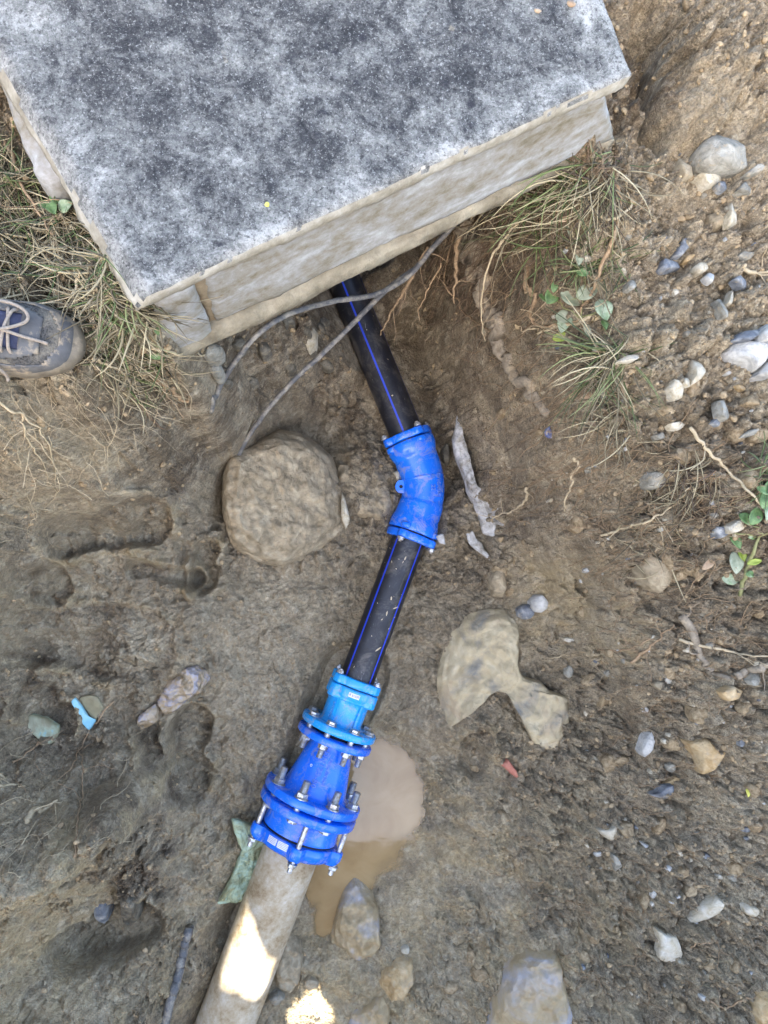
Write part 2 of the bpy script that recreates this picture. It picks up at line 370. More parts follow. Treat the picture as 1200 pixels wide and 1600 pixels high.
# keep the soil under the chamber below its base and around the pipes below their crowns
cc = [P(262, 560, .86), P(985, 178, .86)]
fd = (cc[1]-cc[0]); fd.z = 0; fd.normalize(); fn = Vector((-fd.y, fd.x, 0))
under = ((GX-cc[0].x)*fn.x+(GY-cc[0].y)*fn.y > .03) & ((GX-cc[0].x)*fd.x+(GY-cc[0].y)*fd.y > .03) & ((GX-cc[0].x)*fd.x+(GY-cc[0].y)*fd.y < .78)
z = np.where(under, np.minimum(z, .80+.01*sm), z)
AX = .10
def segd(a, b):
    ax, ay = a.x, a.y; ex, ey = b.x-ax, b.y-ay; L2 = ex*ex+ey*ey
    t = np.clip(((GX-ax)*ex+(GY-ay)*ey)/L2, -.02, 1.02); return np.hypot(GX-ax-t*ex, GY-ay-t*ey)
for (a, b, rad, zt, bank) in ((P(500, 345, AX), P(640, 690, AX), .045, .085, .072), (P(640, 690, AX), P(668, 762, AX), .06, .075, .06), (P(668, 762, AX), P(643, 832, AX), .06, .075, .06), (P(643, 832, AX), P(556, 1068, AX), .045, .085, .072),
                        (P(556, 1068, AX), P(470, 1290, AX), .09, .02, 0), (P(470, 1290, AX), P(405, 1465, AX), .07, .0, 0), (P(400, 1478, AX), P(330, 1660, AX), .07, .06, .045)):
    dd = segd(a, b); cap = zt+np.clip(dd-rad*.9, 0, None)*1.6+.006*sm
    z = np.where(dd < rad+.12, np.minimum(z, np.maximum(cap, zt-.1)), z)
    if bank: z = np.where(dd < .17, np.maximum(z, bank-np.clip(dd-rad*.6, 0, None)*.55+.010*sm), z)
def gz(x, y):
    return float(bil(dx, dy, z, np.array([x]), np.array([y]))[0])
def G(u, v, off=0.0):
    """the point where the line of sight through photo pixel (u, v) meets the soil"""
    r = ray(u, v); t0 = (1.12-H)/r.z; t1 = (-.1-H)/r.z
    ts = np.linspace(t0, t1, 260); zz = H+r.z*ts; g = bil(dx, dy, z, r.x*ts, r.y*ts)
    i = int(np.argmax(zz < g)); t = ts[i] if (zz < g).any() else t1
    return Vector((r.x*t, r.y*t, H+r.z*t+off))
# full sheet = dense part + stretched skirt out to the horizon
ext = np.cumsum(.004*1.16**np.arange(1, 44)); ext = ext[ext < 30]
gx = np.r_[X0-ext[::-1], dx, X1+ext]; gy = np.r_[Y0-ext[::-1], dy, Y1+ext]; E = len(ext)
Z = np.pad(z, E, mode='edge')
FX, FY = np.meshgrid(gx, gy, indexing='ij')
out = np.maximum(np.maximum(X0-FX, FX-X1), np.maximum(Y0-FY, FY-Y1)); k = np.clip((out-.3)/3.2, 0, 1); k = k*k*(3-2*k)
Z = Z*(1-k)+(.93+.05*fbm(FX, FY, .8, 3, 5))*k
def edgepad(a): return np.pad(a, E, mode='edge').astype(np.float32)
nx_, ny_ = Z.shape
me = bpy.data.meshes.new('mud_ground')
co = np.stack([FX, FY, Z], -1).reshape(-1, 3).astype(np.float32)
idx = np.arange(nx_*ny_).reshape(nx_, ny_)
fc = np.stack([idx[:-1, :-1], idx[1:, :-1], idx[1:, 1:], idx[:-1, 1:]], -1).reshape(-1, 4).astype(np.int32)
me.vertices.add(len(co)); me.vertices.foreach_set('co', co.ravel())
me.loops.add(fc.size); me.loops.foreach_set('vertex_index', fc.ravel())
me.polygons.add(len(fc)); me.polygons.foreach_set('loop_start', np.arange(0, fc.size, 4, dtype=np.int32))
me.update()
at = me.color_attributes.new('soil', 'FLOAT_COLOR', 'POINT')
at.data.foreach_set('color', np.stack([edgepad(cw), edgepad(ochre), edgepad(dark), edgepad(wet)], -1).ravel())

m = Mat('mud'); A = m.attr('soil'); sep = m.n('ShaderNodeSeparateColor'); m.l(A.outputs['Color'], sep.inputs[0])
def warp(m, sc_, amt):
    nz = m.n('ShaderNodeTexNoise'); nz.inputs['Scale'].default_value = sc_; nz.inputs['Detail'].default_value = 3; m.l(m.tc.outputs['Object'], nz.inputs['Vector'])
    a_ = m.n('ShaderNodeVectorMath', operation='MULTIPLY_ADD'); m.l(nz.outputs['Color'], a_.inputs[0]); a_.inputs[1].default_value = (amt,)*3; m.l(m.tc.outputs['Object'], a_.inputs[2]); return a_.outputs[0]
def grains(m, sc_, wv):
    v_ = m.n('ShaderNodeTexVoronoi'); v_.inputs['Scale'].default_value = sc_; m.l(wv, v_.inputs['Vector']); g_ = m.n('ShaderNodeSeparateColor'); m.l(v_.outputs['Color'], g_.inputs[0]); return g_.outputs[0], v_.outputs['Distance']
wv1 = warp(m, 120, .010); wv2 = warp(m, 300, .004)
g1, d1_ = grains(m, 95, wv1); g2_, d2_ = grains(m, 240, wv2)
n1 = m.noise(14, 4, .6, .3); n2 = m.noise(70, 7, .7, .6); n3 = m.noise(300, 4, .7)
basec = m.ramp(n2, [(.30, C_(118, 105, 82)), (.44, C_(160, 146, 119)), (.56, C_(180, 166, 139)), (.72, C_(212, 199, 172))])
och = m.ramp(n2, [(.3, C_(156, 135, 98)), (.7, C_(206, 186, 146))])
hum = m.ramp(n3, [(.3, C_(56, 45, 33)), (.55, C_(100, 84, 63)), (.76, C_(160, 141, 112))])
dry = m.ramp(n3, [(.27, C_(110, 96, 74)), (.43, C_(164, 148, 121)), (.6, C_(196, 182, 155)), (.75, C_(230, 220, 198))])
cr_f = m.math('MULTIPLY', sep.outputs[0], .85, True)
c = m.mix(cr_f, basec, dry)
of = m.math('MULTIPLY', sep.outputs[1], m.ramp(n1, [(.36, .15), (.62, 1.25)]), True); c = m.mix(of, c, och)
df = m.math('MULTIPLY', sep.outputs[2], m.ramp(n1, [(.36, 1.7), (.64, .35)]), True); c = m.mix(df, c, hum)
pat = m.ramp(m.noise(5.5, 6, .65, .5), [(.4, 0.0), (.6, 1.0)]); c = m.mix(m.math('MULTIPLY', pat, .4), c, C_(126, 112, 86))
pat2 = m.ramp(m.noise(24, 6, .7, .8), [(.52, 0.0), (.66, 1.0)]); c = m.mix(m.math('MULTIPLY', pat2, .35), c, C_(216, 203, 174))
pat3 = m.ramp(m.noise(33, 6, .7, 1.2), [(.56, 0.0), (.68, 1.0)]); c = m.mix(m.math('MULTIPLY', pat3, .45), c, C_(92, 80, 60))
# every crumb has its own tone
tone = m.math('ADD', m.math('MULTIPLY', m.ramp(g1, [(.1, .0), (.9, 1.0)]), .5), m.math('MULTIPLY', g2_, .5))
lo = m.math('SUBTRACT', 1.0, m.math('MULTIPLY', m.math('ADD', m.math('MULTIPLY', cr_f, .55), .22), .62)); hi = m.math('ADD', 1.0, m.math('MULTIPLY', m.math('ADD', m.math('MULTIPLY', cr_f, .55), .22), .62))
tf = m.math('ADD', m.math('MULTIPLY', tone, m.math('SUBTRACT', hi, lo)), lo)
tcol = m.n('ShaderNodeCombineColor'); [m.l(tf, tcol.inputs[i]) for i in range(3)]
c = m.mix(1.0, c, tcol.outputs[0], 'MULTIPLY')
sp = m.ramp(m.noise(520, 3, .5), [(.68, 0.0), (.74, 1.0)]); c = m.mix(m.math('MULTIPLY', sp, m.math('MULTIPLY', cr_f, .5)), c, C_(222, 212, 194))
m.set(color=c)
rw = m.ramp(m.math('ADD', m.math('MULTIPLY', A.outputs['Alpha'], .75), m.math('MULTIPLY', n2, .5)), [(.35, .85), (.8, .5), (1.0, .34)])
m.set(rough=rw, spec=.5)
m.bump(m.noise(90, 7, .72, .4), .9, .008); m.bump(d1_, .45, .006); m.bump(d2_, .8, .004); m.bump(m.noise(420, 4, .65), .7, .003)
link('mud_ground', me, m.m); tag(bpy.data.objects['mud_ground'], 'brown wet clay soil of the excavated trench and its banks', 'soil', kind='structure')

# puddle of milky water
m = Mat('muddy_water'); f = m.noise(9, 5, .6, 1.0)
m.set(color=m.ramp(f, [(.35, srgb(138, 113, 76)), (.65, srgb(154, 130, 92))]), rough=.05, spec=.5)
m.bump(m.noise(24, 3, .5), .12, .002)
WZ = -.004
cp_ = P(560, 1300, WZ); st_ = .004; wxs = np.arange(cp_.x-.36, cp_.x+.30, st_); wys = np.arange(cp_.y-.42, cp_.y+.42, st_)
WXg, WYg = np.meshgrid(wxs, wys, indexing='ij'); dep = WZ-bil(dx, dy, z, WXg, WYg)
wu, wv_ = toUV(WXg, WYg, np.full_like(WXg, WZ)); inside = (dep > -.0015) & (wv_ > 1090) & (wv_ < 1500) & (wu > 395) & (wu < 715)
vid = -np.ones(WXg.shape, int); cell = inside[:-1, :-1] & inside[1:, :-1] & inside[1:, 1:] & inside[:-1, 1:]
used = np.zeros_like(inside)
for a_ in (0, 1):
    for b_ in (0, 1): used[a_:used.shape[0]-1+a_, b_:used.shape[1]-1+b_] |= cell
vid[used] = np.arange(used.sum()); vsw = np.stack([WXg[used], WYg[used], np.full(used.sum(), WZ)], -1)
ii, jj = np.nonzero(cell); fsw = np.stack([vid[ii, jj], vid[ii+1, jj], vid[ii+1, jj+1], vid[ii, jj+1]], -1)
mew = mesh_from(vsw.tolist(), fsw.tolist(), 'puddle_water'); aw = mew.attributes.new('turbid', 'FLOAT', 'POINT'); aw.data.foreach_set('value', (1-np.exp(-np.clip(dep[used], 0, 1)/.0055)).astype(np.float32))
m.l(m.math('ADD', m.math('MULTIPLY', m.attr('turbid').outputs['Fac'], .97), .03), m.b.inputs['Alpha'])
tag(link('puddle_water', mew, m.m), 'milky brown puddle lying beside the blue fittings', 'water', kind='structure')
# ================================================================ MATERIALS
C = srgb
m = Mat('slab_concrete')   # weathered, lichen-speckled concrete
a1 = m.noise(20, 10, .72, .4); a2 = m.noise(120, 8, .8, .2); a3 = m.noise(420, 3, .7)
mixf = m.math('SUBTRACT', m.math('ADD', m.math('MULTIPLY', a1, .90), m.math('MULTIPLY', a2, .42)), .14)
mixf = m.math('ADD', mixf, m.math('MULTIPLY', a3, .26))
edge = m.attr('edge').outputs['Fac']
mixf = m.math('ADD', mixf, m.math('MULTIPLY', edge, .11))
c = m.ramp(mixf, [(.50, C(42, 43, 44)), (.59, C(64, 64, 64)), (.66, C(92, 92, 89)), (.75, C(120, 120, 115)), (.88, C(164, 163, 156))])
c = m.mix(m.math('MULTIPLY', m.ramp(m.noise(190, 5, .7), [(.54, 0.0), (.60, 1.0)]), .55), c, C(30, 30, 32)); c = m.mix(m.math('MULTIPLY', m.ramp(m.noise(230, 5, .75, .3), [(.57, 0.0), (.63, 1.0)]), .45), c, C(178, 178, 172))
yl = m.ramp(m.noise(26, 3, .5), [(.73, 0.0), (.78, 1.0)]); c = m.mix(m.math('MULTIPLY', yl, .5), c, C(168, 156, 130))
bk = m.ramp(m.vor(34).outputs['Distance'], [(.12, 1.0), (.26, 0.0)]); c = m.mix(m.math('MULTIPLY', m.math('MULTIPLY', bk, m.ramp(a1, [(.42, 1.0), (.52, 0.0)])), .75), c, C(40, 40, 46))
sp = m.ramp(m.vor(210).outputs['Distance'], [(.13, 1.0), (.2, 0.0)]); spm = m.ramp(m.noise(60, 2, .5), [(.5, 0.0), (.6, 1.0)]); c = m.mix(m.math('MULTIPLY', m.math('MULTIPLY', sp, spm), .35), c, C(180, 182, 180))
m.set(color=c, rough=.92, spec=.25); m.bump(a2, .8, .005); m.bump(a3, .5, .0015); M_SLAB = m.m
m = Mat('slab_edge_concrete'); a1 = m.noise(30, 8, .65); 
m.set(color=m.ramp(a1, [(.3, C(110, 103, 88)), (.5, C(144, 138, 122)), (.7, C(172, 168, 156))]), rough=.92, spec=.25); m.bump(m.noise(120, 8, .7), .7, .004); M_EDGE = m.m
m = Mat('wall_concrete'); a1 = m.noise(9, 8, .65, .5, stretch=(1, 1, 2.5)); a2 = m.noise(60, 8, .7)
c = m.ramp(m.math('ADD', m.math('MULTIPLY', a1, .6), m.math('MULTIPLY', a2, .4)), [(.34, C(104, 95, 76)), (.44, C(132, 126, 112)), (.52, C(146, 144, 138)), (.64, C(172, 173, 171))])
gx_ = m.n('ShaderNodeSeparateXYZ'); m.l(m.tc.outputs['Object'], gx_.inputs[0])
gr = m.ramp(m.math('ADD', m.noise(16, 5, .6), m.math('MULTIPLY', m.math('SUBTRACT', .945, gx_.outputs[2]), 3.5)), [(.62, 0.0), (.78, 1.0)])
c = m.mix(m.math('MULTIPLY', gr, .55), c, C(112, 104, 62)); m.set(color=c, rough=.92, spec=.2); m.bump(a2, .6, .004); m.bump(m.noise(300, 4, .6), .4, .001); M_WALL = m.m
M_MORT = simple('mortar', C(92, 84, 68), C(156, 147, 126), 22, .95, .9, .006, spec=.2)
M_RUST = simple('orange_mortar_joint', C(116, 100, 76), C(150, 132, 104), 60, .95, .8, .003)
def paint(name, c1, c2, dustk=.7):
    m = Mat(name); a = m.noise(14, 5, .6)
    c = m.ramp(a, [(.3, c1), (.7, c2)])
    chip = m.ramp(m.noise(30, 6, .6, .4), [(.74, 0.0), (.75, 1.0)]); c = m.mix(chip, c, C(178, 150, 112))
    sm_ = m.ramp(m.noise(30, 9, .78, .6), [(.52, 0.0), (.70, .8)]); c = m.mix(sm_, c, MUD)
    m.set(color=c, rough=m.math('ADD', m.math('MULTIPLY', sm_, .7), .27), spec=.5, coat=.25)
    m.b.inputs['Coat Roughness'].default_value = .15
    m.bump(m.noise(240, 4, .6), .12, .0015); m.bump(m.noise(30, 3, .5), .1, .003)
    return m.m
M_BLUE = paint('deep_blue_epoxy_paint', (.003, .12, .68, 1), (.006, .17, .80, 1))
M_LBLUE = paint('sky_blue_epoxy_paint', (.005, .26, .66, 1), (.01, .34, .78, 1))
M_CAST = simple('dusty_raised_blue_letters', (.02, .12, .55, 1), (.16, .26, .58, 1), 200, .6, .3)
M_CASTL = simple('dusty_raised_light_blue_letters', (.03, .30, .70, 1), (.14, .38, .72, 1), 200, .6, .3)
M_STEEL = simple('zinc_steel', C(150, 150, 148), C(206, 208, 210), 150, .32, .2, .0006, metal=.75, dirt=.35, dirtscale=120)
M_DARK = simple('black_rubber', C(14, 14, 16), C(28, 28, 30), 90, .6, .2)
m = Mat('black_polyethylene'); uvn = m.n('ShaderNodeUVMap'); su = m.n('ShaderNodeSeparateXYZ'); m.l(uvn.outputs[0], su.inputs[0])
sc = m.noise(18, 8, .7, .2); scr = m.noise(90, 4, .6, 1.5, stretch=(1, .25, 1))
c = m.ramp(m.noise(40, 7, .7), [(.35, C(16, 17, 23)), (.62, C(30, 32, 40)), (.8, C(70, 70, 76))])
dm = m.ramp(m.noise(14, 9, .75, .6), [(.50, 0.0), (.72, .65)]); c = m.mix(dm, c, C(112, 106, 96))
sk = m.ramp(scr, [(.69, 0.0), (.73, .5)]); c = m.mix(sk, c, C(170, 168, 166))
st = None
for k in range(4):        # four coextruded stripes
    ctr = (k+.5)/4
    d_ = m.math('ABSOLUTE', m.math('SUBTRACT', su.outputs[0], ctr)); s_ = m.math('LESS_THAN', d_, .0085)
    st = s_ if st is None else m.math('MAXIMUM', st, s_)
c = m.mix(m.math('MULTIPLY', st, .92), c, (.012, .05, .55, 1))
m.set(color=c, rough=m.ramp(sc, [(.3, .34), (.8, .62)]), spec=.5); m.bump(m.noise(200, 4, .6), .15, .001); M_PE = m.m
m = Mat('old_fibre_cement'); a = m.noise(12, 8, .7, .3); b_ = m.noise(90, 6, .7)
c = m.ramp(m.math('ADD', m.math('MULTIPLY', a, .65), m.math('MULTIPLY', b_, .35)), [(.36, C(126, 102, 70)), (.47, C(160, 143, 114)), (.56, C(178, 165, 142)), (.68, C(196, 187, 170))])
pk = m.ramp(m.vor(160).outputs['Distance'], [(.10, 1.0), (.16, 0.0)]); c = m.mix(m.math('MULTIPLY', pk, .4), c, C(96, 84, 68))
m.set(color=c, rough=.7, spec=.35); m.bump(b_, .4, .002); M_CEM = m.m
def stone_mat(name, c1, c2, c3, sc=14, mud=.3, rough=.8):
    m = Mat(name); a = m.noise(sc, 8, .62, .8); oi = m.n('ShaderNodeObjectInfo')
    c = m.ramp(a, [(.32, c1), (.5, c2), (.68, c3)])
    d = m.ramp(m.noise(sc*1.6, 8, .7, .3), [(.66-.35*mud, 0.0), (.78-.3*mud, 1.0)]); c = m.mix(d, c, MUD)
    m.set(color=c, rough=rough, spec=.4); m.bump(m.noise(sc*7, 8, .7), .8, .004); m.bump(m.noise(90, 8, .72, .8), .6, .006); m.bump(m.noise(sc*2, 4, .6), .5, .010); return m.m
M_ST = {'pale': stone_mat('pale_stone', C(168, 154, 126), C(192, 182, 158), C(206, 200, 184), 40, .15),
        'grey': stone_mat('grey_stone', C(110, 106, 94), C(146, 142, 128), C(174, 170, 156), 40, .3),
        'slate': stone_mat('blue_grey_slate', C(74, 77, 82), C(116, 120, 124), C(168, 168, 162), 34, .25),
        'white': stone_mat('bluish_white_limestone', C(146, 146, 142), C(186, 184, 176), C(206, 204, 196), 30, .1),
        'tan': stone_mat('tan_stone', C(148, 120, 76), C(178, 152, 110), C(196, 176, 140), 30, .4),
        'mud': stone_mat('mud_coated_stone', C(122, 109, 85), C(152, 138, 112), C(184, 170, 142), 30, .35, .78),
        'marl': stone_mat('wet_marl_rock', C(118, 116, 108), C(172, 157, 124), C(194, 182, 152), 8, .4, .6),
        'marlblue': stone_mat('blue_veined_rock', C(132, 110, 76), C(166, 147, 112), C(158, 157, 160), 9, .3, .6),
        'clod': stone_mat('clod_earth', C(112, 94, 68), C(150, 131, 100), C(184, 166, 134), 60, .3, .9),
        'dark': stone_mat('dark_wet_stone', C(70, 65, 54), C(104, 98, 84), C(140, 132, 114), 40, .3, .55)}
M_BRICK = simple('red_brick', C(150, 92, 74), C(184, 124, 104), 60, .9, .6, .002)
M_WHITE = simple('sticker_white', C(196, 198, 214), C(222, 224, 236), 200, .5, .05)
M_INKR = simple('sticker_ink', C(120, 60, 90), C(70, 70, 120), 100, .6, .05)
M_GREYINK = simple('sticker_grey_print', C(110, 112, 140), C(140, 142, 165), 100, .6, .05)

# ================================================================ ADDED SHADE PANEL (below the trench in the picture, outside the frame)
AXIS = AX
hq = []
def on_sunshade(p, wx_=-2.4):
    t = (wx_-p.y)/SUNV.y; q = p+SUNV*t; return (q.x, q.z)
pipe_top = AX+.07
beam = [P(384, 1418, pipe_top-.02), P(395, 1440, pipe_top), P(410, 1478, pipe_top), P(430, 1500, pipe_top-.02), P(416, 1545, pipe_top-.02), P(405, 1568, pipe_top-.01), P(388, 1560, pipe_top), P(372, 1545, pipe_top), P(352, 1532, pipe_top-.02), P(343, 1520, pipe_top-.04), P(362, 1470, pipe_top-.02), P(376, 1440, pipe_top-.02)]
g2 = .06
beam2 = [P(488, 1562, g2), P(500, 1580, g2), P(520, 1615, g2), P(500, 1650, g2), P(450, 1640, g2), P(440, 1610, g2), P(465, 1588, g2)]
WXX = -2.4
bm = bmesh.new()
def loop2(pts):
    vs = [bm.verts.new((y, WXX, z_)) for y, z_ in pts]; es = [bm.edges.new((vs[i], vs[(i+1) % len(vs)])) for i in range(len(vs))]; return es
es = loop2([(-2.3, -.2), (1.75, -.2), (1.75, 4.6), (-2.3, 4.6)]) + loop2([on_sunshade(p, WXX) for p in beam]) + loop2([on_sunshade(p, WXX) for p in beam2])  # holes are the wanted sun patches projected back along the sun direction
bmesh.ops.triangle_fill(bm, use_beauty=True, use_dissolve=False, edges=es)
fs = bm.faces[:]
r_ = bmesh.ops.extrude_face_region(bm, geom=fs)
for v in [g for g in r_['geom'] if isinstance(g, bmesh.types.BMVert)]: v.co.y -= .012
bmesh.ops.recalc_face_normals(bm, faces=bm.faces)
me = bpy.data.meshes.new('panel'); bm.to_mesh(me); bm.free()
hb = empty('added_sunshade', (0, WXX, .9), 'added unseen plywood hoarding panel with two ragged holes beyond the foot of the trench', 'sunshade')  # added out of view only to shade the trench and shape the sunlight
M_WOOD = simple('sunshade_plywood', C(150, 130, 104), C(182, 164, 136), 9, .85, .3)
link('panel', me, M_WOOD, hb, smooth=False)
for yy in (-2.2, -.9, .5, 1.65):
    mb = MB(); mb.lathe((Vector((yy, WXX-.08, .5)), Vector((0, 0, 1)), Vector((1, 0, 0)), Vector((0, 1, 0))), [(0, .06), (4.1, .06)], 12); mb.build('post', M_WOOD, hb, sharp=40)

# ================================================================ CHAMBER AND SLAB
def quadbox(name, top, zt, zb, mat, parent=None, res=.012, amp=.002, bev=.006, seed=1, bottom=None, edgeattr=False, bite=0.0):
    """a block with a quadrilateral plan: gridded top and sides, worn edges"""
    A_, B_, C_, D_ = [Vector(p).to_2d() for p in top]; bq = [Vector(p).to_2d() for p in (bottom or top)]
    L1 = max((B_-A_).length, (C_-D_).length); L2 = max((D_-A_).length, (C_-B_).length)
    n1 = max(2, int(L1/res)); n2 = max(2, int(L2/res)); n3 = max(2, int((zt-zb)/res))
    def pt(q, s, t): return (q[0]*(1-s)+q[1]*s)*(1-t)+(q[3]*(1-s)+q[2]*s)*t
    bm = bmesh.new(); vd = {}
    def vert(i, j, k):
        key = (i, j, k)
        if key in vd: return vd[key]
        s, t, h = i/n1, j/n2, k/n3
        p = pt([A_, B_, C_, D_], s, t)*(1-h)+pt(bq, s, t)*h; zz = zt*(1-h)+zb*h
        q = Vector((p.x, p.y, zz)); 
        ds = min(s, 1-s)*L1; dt = min(t, 1-t)*L2; dh = h*(zt-zb); db = (1-h)*(zt-zb)
        ctr = Vector((((A_+B_+C_+D_)/4).x, ((A_+B_+C_+D_)/4).y, (zt+zb)/2))
        ws_ = mnoise.noise(q*9+Vector((seed, 0, 0))); wf = mnoise.noise(q*38+Vector((seed, 5, 0)))+.5*mnoise.noise(q*90)
        e2 = sorted((ds, dt, dh if h < .5 else db))
        er = bev*(1+.8*wf+.6*ws_)*max(0, 1-e2[1]/(bev*2.2))
        # bite: local chips on the edges
        if e2[1] < .02 and bite: er += bite*max(0, mnoise.noise(q*17+Vector((0, seed, 0)))-.25)
        dirc = Vector((0, 0, 0))
        if ds < .02: dirc += Vector(((pt([A_, B_, C_, D_], .5, t)-p).normalized().to_3d()))
        if dt < .02: dirc += Vector(((pt([A_, B_, C_, D_], s, .5)-p).normalized().to_3d()))
        if dh < .02: dirc += Vector((0, 0, -1))
        elif db < .02: dirc += Vector((0, 0, 1))
        q = q+dirc*er*.7+Vector((wf, ws_, wf*.8))*amp
        v = bm.verts.new(q); vd[key] = v; v.normal = (min(e2[0]+e2[1], 1), 0, 0); return v
    def quad(a, b, c, d):
        try: bm.faces.new((a, b, c, d))
        except ValueError: pass
    for i in range(n1):
        for j in range(n2):
            quad(vert(i, j, 0), vert(i+1, j, 0), vert(i+1, j+1, 0), vert(i, j+1, 0)); quad(vert(i, j, n3), vert(i, j+1, n3), vert(i+1, j+1, n3), vert(i+1, j, n3))
    for k in range(n3):
        for i in range(n1):
            quad(vert(i, 0, k), vert(i, 0, k+1), vert(i+1, 0, k+1), vert(i+1, 0, k)); quad(vert(i, n2, k), vert(i+1, n2, k), vert(i+1, n2, k+1), vert(i, n2, k+1))
        for j in range(n2):
            quad(vert(0, j, k), vert(0, j+1, k), vert(0, j+1, k+1), vert(0, j, k+1)); quad(vert(n1, j, k), vert(n1, j, k+1), vert(n1, j+1, k+1), vert(n1, j+1, k))
    ed = [0.0]*len(bm.verts)
    bm.verts.index_update()
    for (i, j, k), v in vd.items():
        s, t = i/n1, j/n2
        ed[v.index] = max(0, 1-min(min(s, 1-s)*L1, min(t, 1-t)*L2)/.11)**1.3
    bmesh.ops.recalc_face_normals(bm, faces=bm.faces)
    side = isinstance(mat, (list, tuple))
    me = bpy.data.meshes.new(name)
    if side:
        for f in bm.faces:
            f.normal_update(); f.material_index = 0 if f.normal.z > .6 else 1
    bm.to_mesh(me); bm.free()
    a = me.attributes.new('edge', 'FLOAT', 'POINT'); a.data.foreach_set('value', ed)
    return link(name, me, mat, parent)
ZT = 1.13; ZS = 1.098
s_a, s_b = P(226, 468, ZT), P(992, 117, ZT)
s_c = P(832, -300, ZT); s_d = P(-205, -258, ZT)
slab = quadbox('cover_slab', [s_a, s_b, s_c, s_d], ZT, ZS, [M_SLAB, M_EDGE], res=.0075, amp=.0014, bev=.005, bite=.012, bottom=[s_a+(s_b-s_a).normalized()*-.020, s_b, s_c, s_d+(s_b-s_a).normalized()*-.020])
tag(slab, 'large grey lichen-speckled concrete slab covering the chamber', 'concrete slab')
du = (s_b-s_a).normalized(); dv = Vector((-du.y, du.x, 0))
WT = ZS-.002
ch = empty('inspection_chamber', ((s_a+s_b)/2+dv*.4).to_2d().to_3d()+Vector((0, 0, .85)), 'low concrete chamber box standing under the speckled slab at the trench edge', 'chamber')
wl = (s_b-s_a).length
wa = s_a+du*.012+dv*.008; wb = s_a+du*(wl-.02)+dv*.012
panel = quadbox('front_wall', [wa+du*.066+dv*.012, wb+dv*.006, wb+dv*.10, wa+dv*.10], WT, .925, M_WALL, ch, res=.011, amp=.0015, bev=.006, seed=3, bottom=[wa+du*.060-dv*.004, wb+du*.095-dv*.008, wb+du*.095+dv*.10, wa+du*.06+dv*.10])
quadbox('corner_pier', [wa, wa+du*.052-dv*.002, wa+du*.052+dv*.35, wa+dv*.35], WT+.001, .875, M_WALL, ch, res=.011, amp=.002, bev=.005, seed=8, bottom=[wa-du*.040-dv*.008, wa+du*.052-dv*.012, wa+du*.052+dv*.35, wa-du*.040+dv*.35])
quadbox('mortar_joint', [wa+du*.051+dv*.006, wa+du*.072+dv*.008, wa+du*.072+dv*.09, wa+du*.051+dv*.09], WT-.003, .905, M_RUST, ch, res=.008, amp=.004, bev=.004, seed=12)
quadbox('mortar_footing', [wa-du*.042-dv*.018, wb-dv*.014+du*.10, wb+dv*.16+du*.10, wa-du*.042+dv*.13], .925, .880, M_MORT, ch, res=.007, amp=.005, bev=.008, seed=21, bite=.04)
wc = wb+dv*.56; wd = wa+dv*.60
quadbox('rear_wall', [wa+dv*.50, wb+dv*.46, wc, wd], WT, .84, M_WALL, ch, res=.03, amp=.003, bev=.006, seed=5)
quadbox('side_wall', [wb-du*.09+dv*.102, wb+dv*.102, wb+dv*.455, wb-du*.09+dv*.455], WT, .84, M_WALL, ch, res=.03, amp=.003, bev=.006, seed=6)
# the old kerb-like block that sticks out on the left
k1 = P(104, 292, 1.05); k2 = P(66, 300, 1.05); kd = (P(-10, 105, 1.05)-P(66, 300, 1.05)); kd.z = 0; kd.normalize(); kn = Vector((kd.y, -kd.x, 0))
kb = quadbox('concrete_block', [k2, k2+kn*.055, k2+kn*.055+kd*.50, k2+kd*.50], 1.06, .90, M_WALL, res=.011, amp=.003, bev=.010, seed=33, bite=.02, bottom=[k2-kn*.004, k2+kn*.055, k2+kn*.055+kd*.50, k2-kn*.004+kd*.50])
tag(kb, 'pale concrete block jutting from under the left edge of the slab', 'concrete block')

# ================================================================ PIPES AND FITTINGS
def frame(a, b):
    d = (b-a).normalized(); sd = d.cross(Vector((0, 0, 1))).normalized(); up = sd.cross(d); return (a, d, sd, up)
def pipe(name, a, b, r, mat, label, cat, rot=0, wall=.006, group=None, n=72):
    fr = frame(a, b); L = (b-a).length; o, d, sd, up = fr; vs = []; fs = []; uv = []
    m_ = max(2, int(L/.02))
    for i in range(m_+1):
        for k in range(n+1):
            an = rot+2*math.pi*k/n; vs.append(o+d*(L*i/m_)+sd*math.cos(an)*r+up*math.sin(an)*r); uv.append((k/n, L*i/m_))
    for i in range(m_):
        for k in range(n): fs.append((i*(n+1)+k, i*(n+1)+k+1, (i+1)*(n+1)+k+1, (i+1)*(n+1)+k))
    me = mesh_from(vs, fs, name); ul = me.uv_layers.new(name='UVMap')
    for lp in me.loops: ul.data[lp.index].uv = uv[lp.vertex_index]
    o_ = link(name, me, mat); bm = bmesh.new(); bm.from_mesh(me); bmesh.ops.remove_doubles(bm, verts=bm.verts, dist=1e-5); bmesh.ops.recalc_face_normals(bm, faces=bm.faces)
    bmesh.ops.holes_fill(bm, edges=bm.edges, sides=0); bm.to_mesh(me); bm.free()
    return tag(o_, label, cat, group)
pA = P(546, 460, AX); pB = P(640, 690, AX); pdir = (pB-pA).normalized()
pC = P(643, 832, AX); pD = P(556, 1066, AX)
pipe('water_pipe', pA-pdir*.30, pB+pdir*.03, .045, M_PE, 'black plastic pipe with thin blue stripes coming out from under the chamber', 'water pipe', rot=R(28), group='black plastic pipes')
ldir = (pD-pC).normalized()
pipe('water_pipe', pC-ldir*.03, pD+ldir*.03, .045, M_PE, 'dusty black pipe with two blue stripes between the elbow and the light blue coupling', 'water pipe', rot=R(-2), group='black plastic pipes')
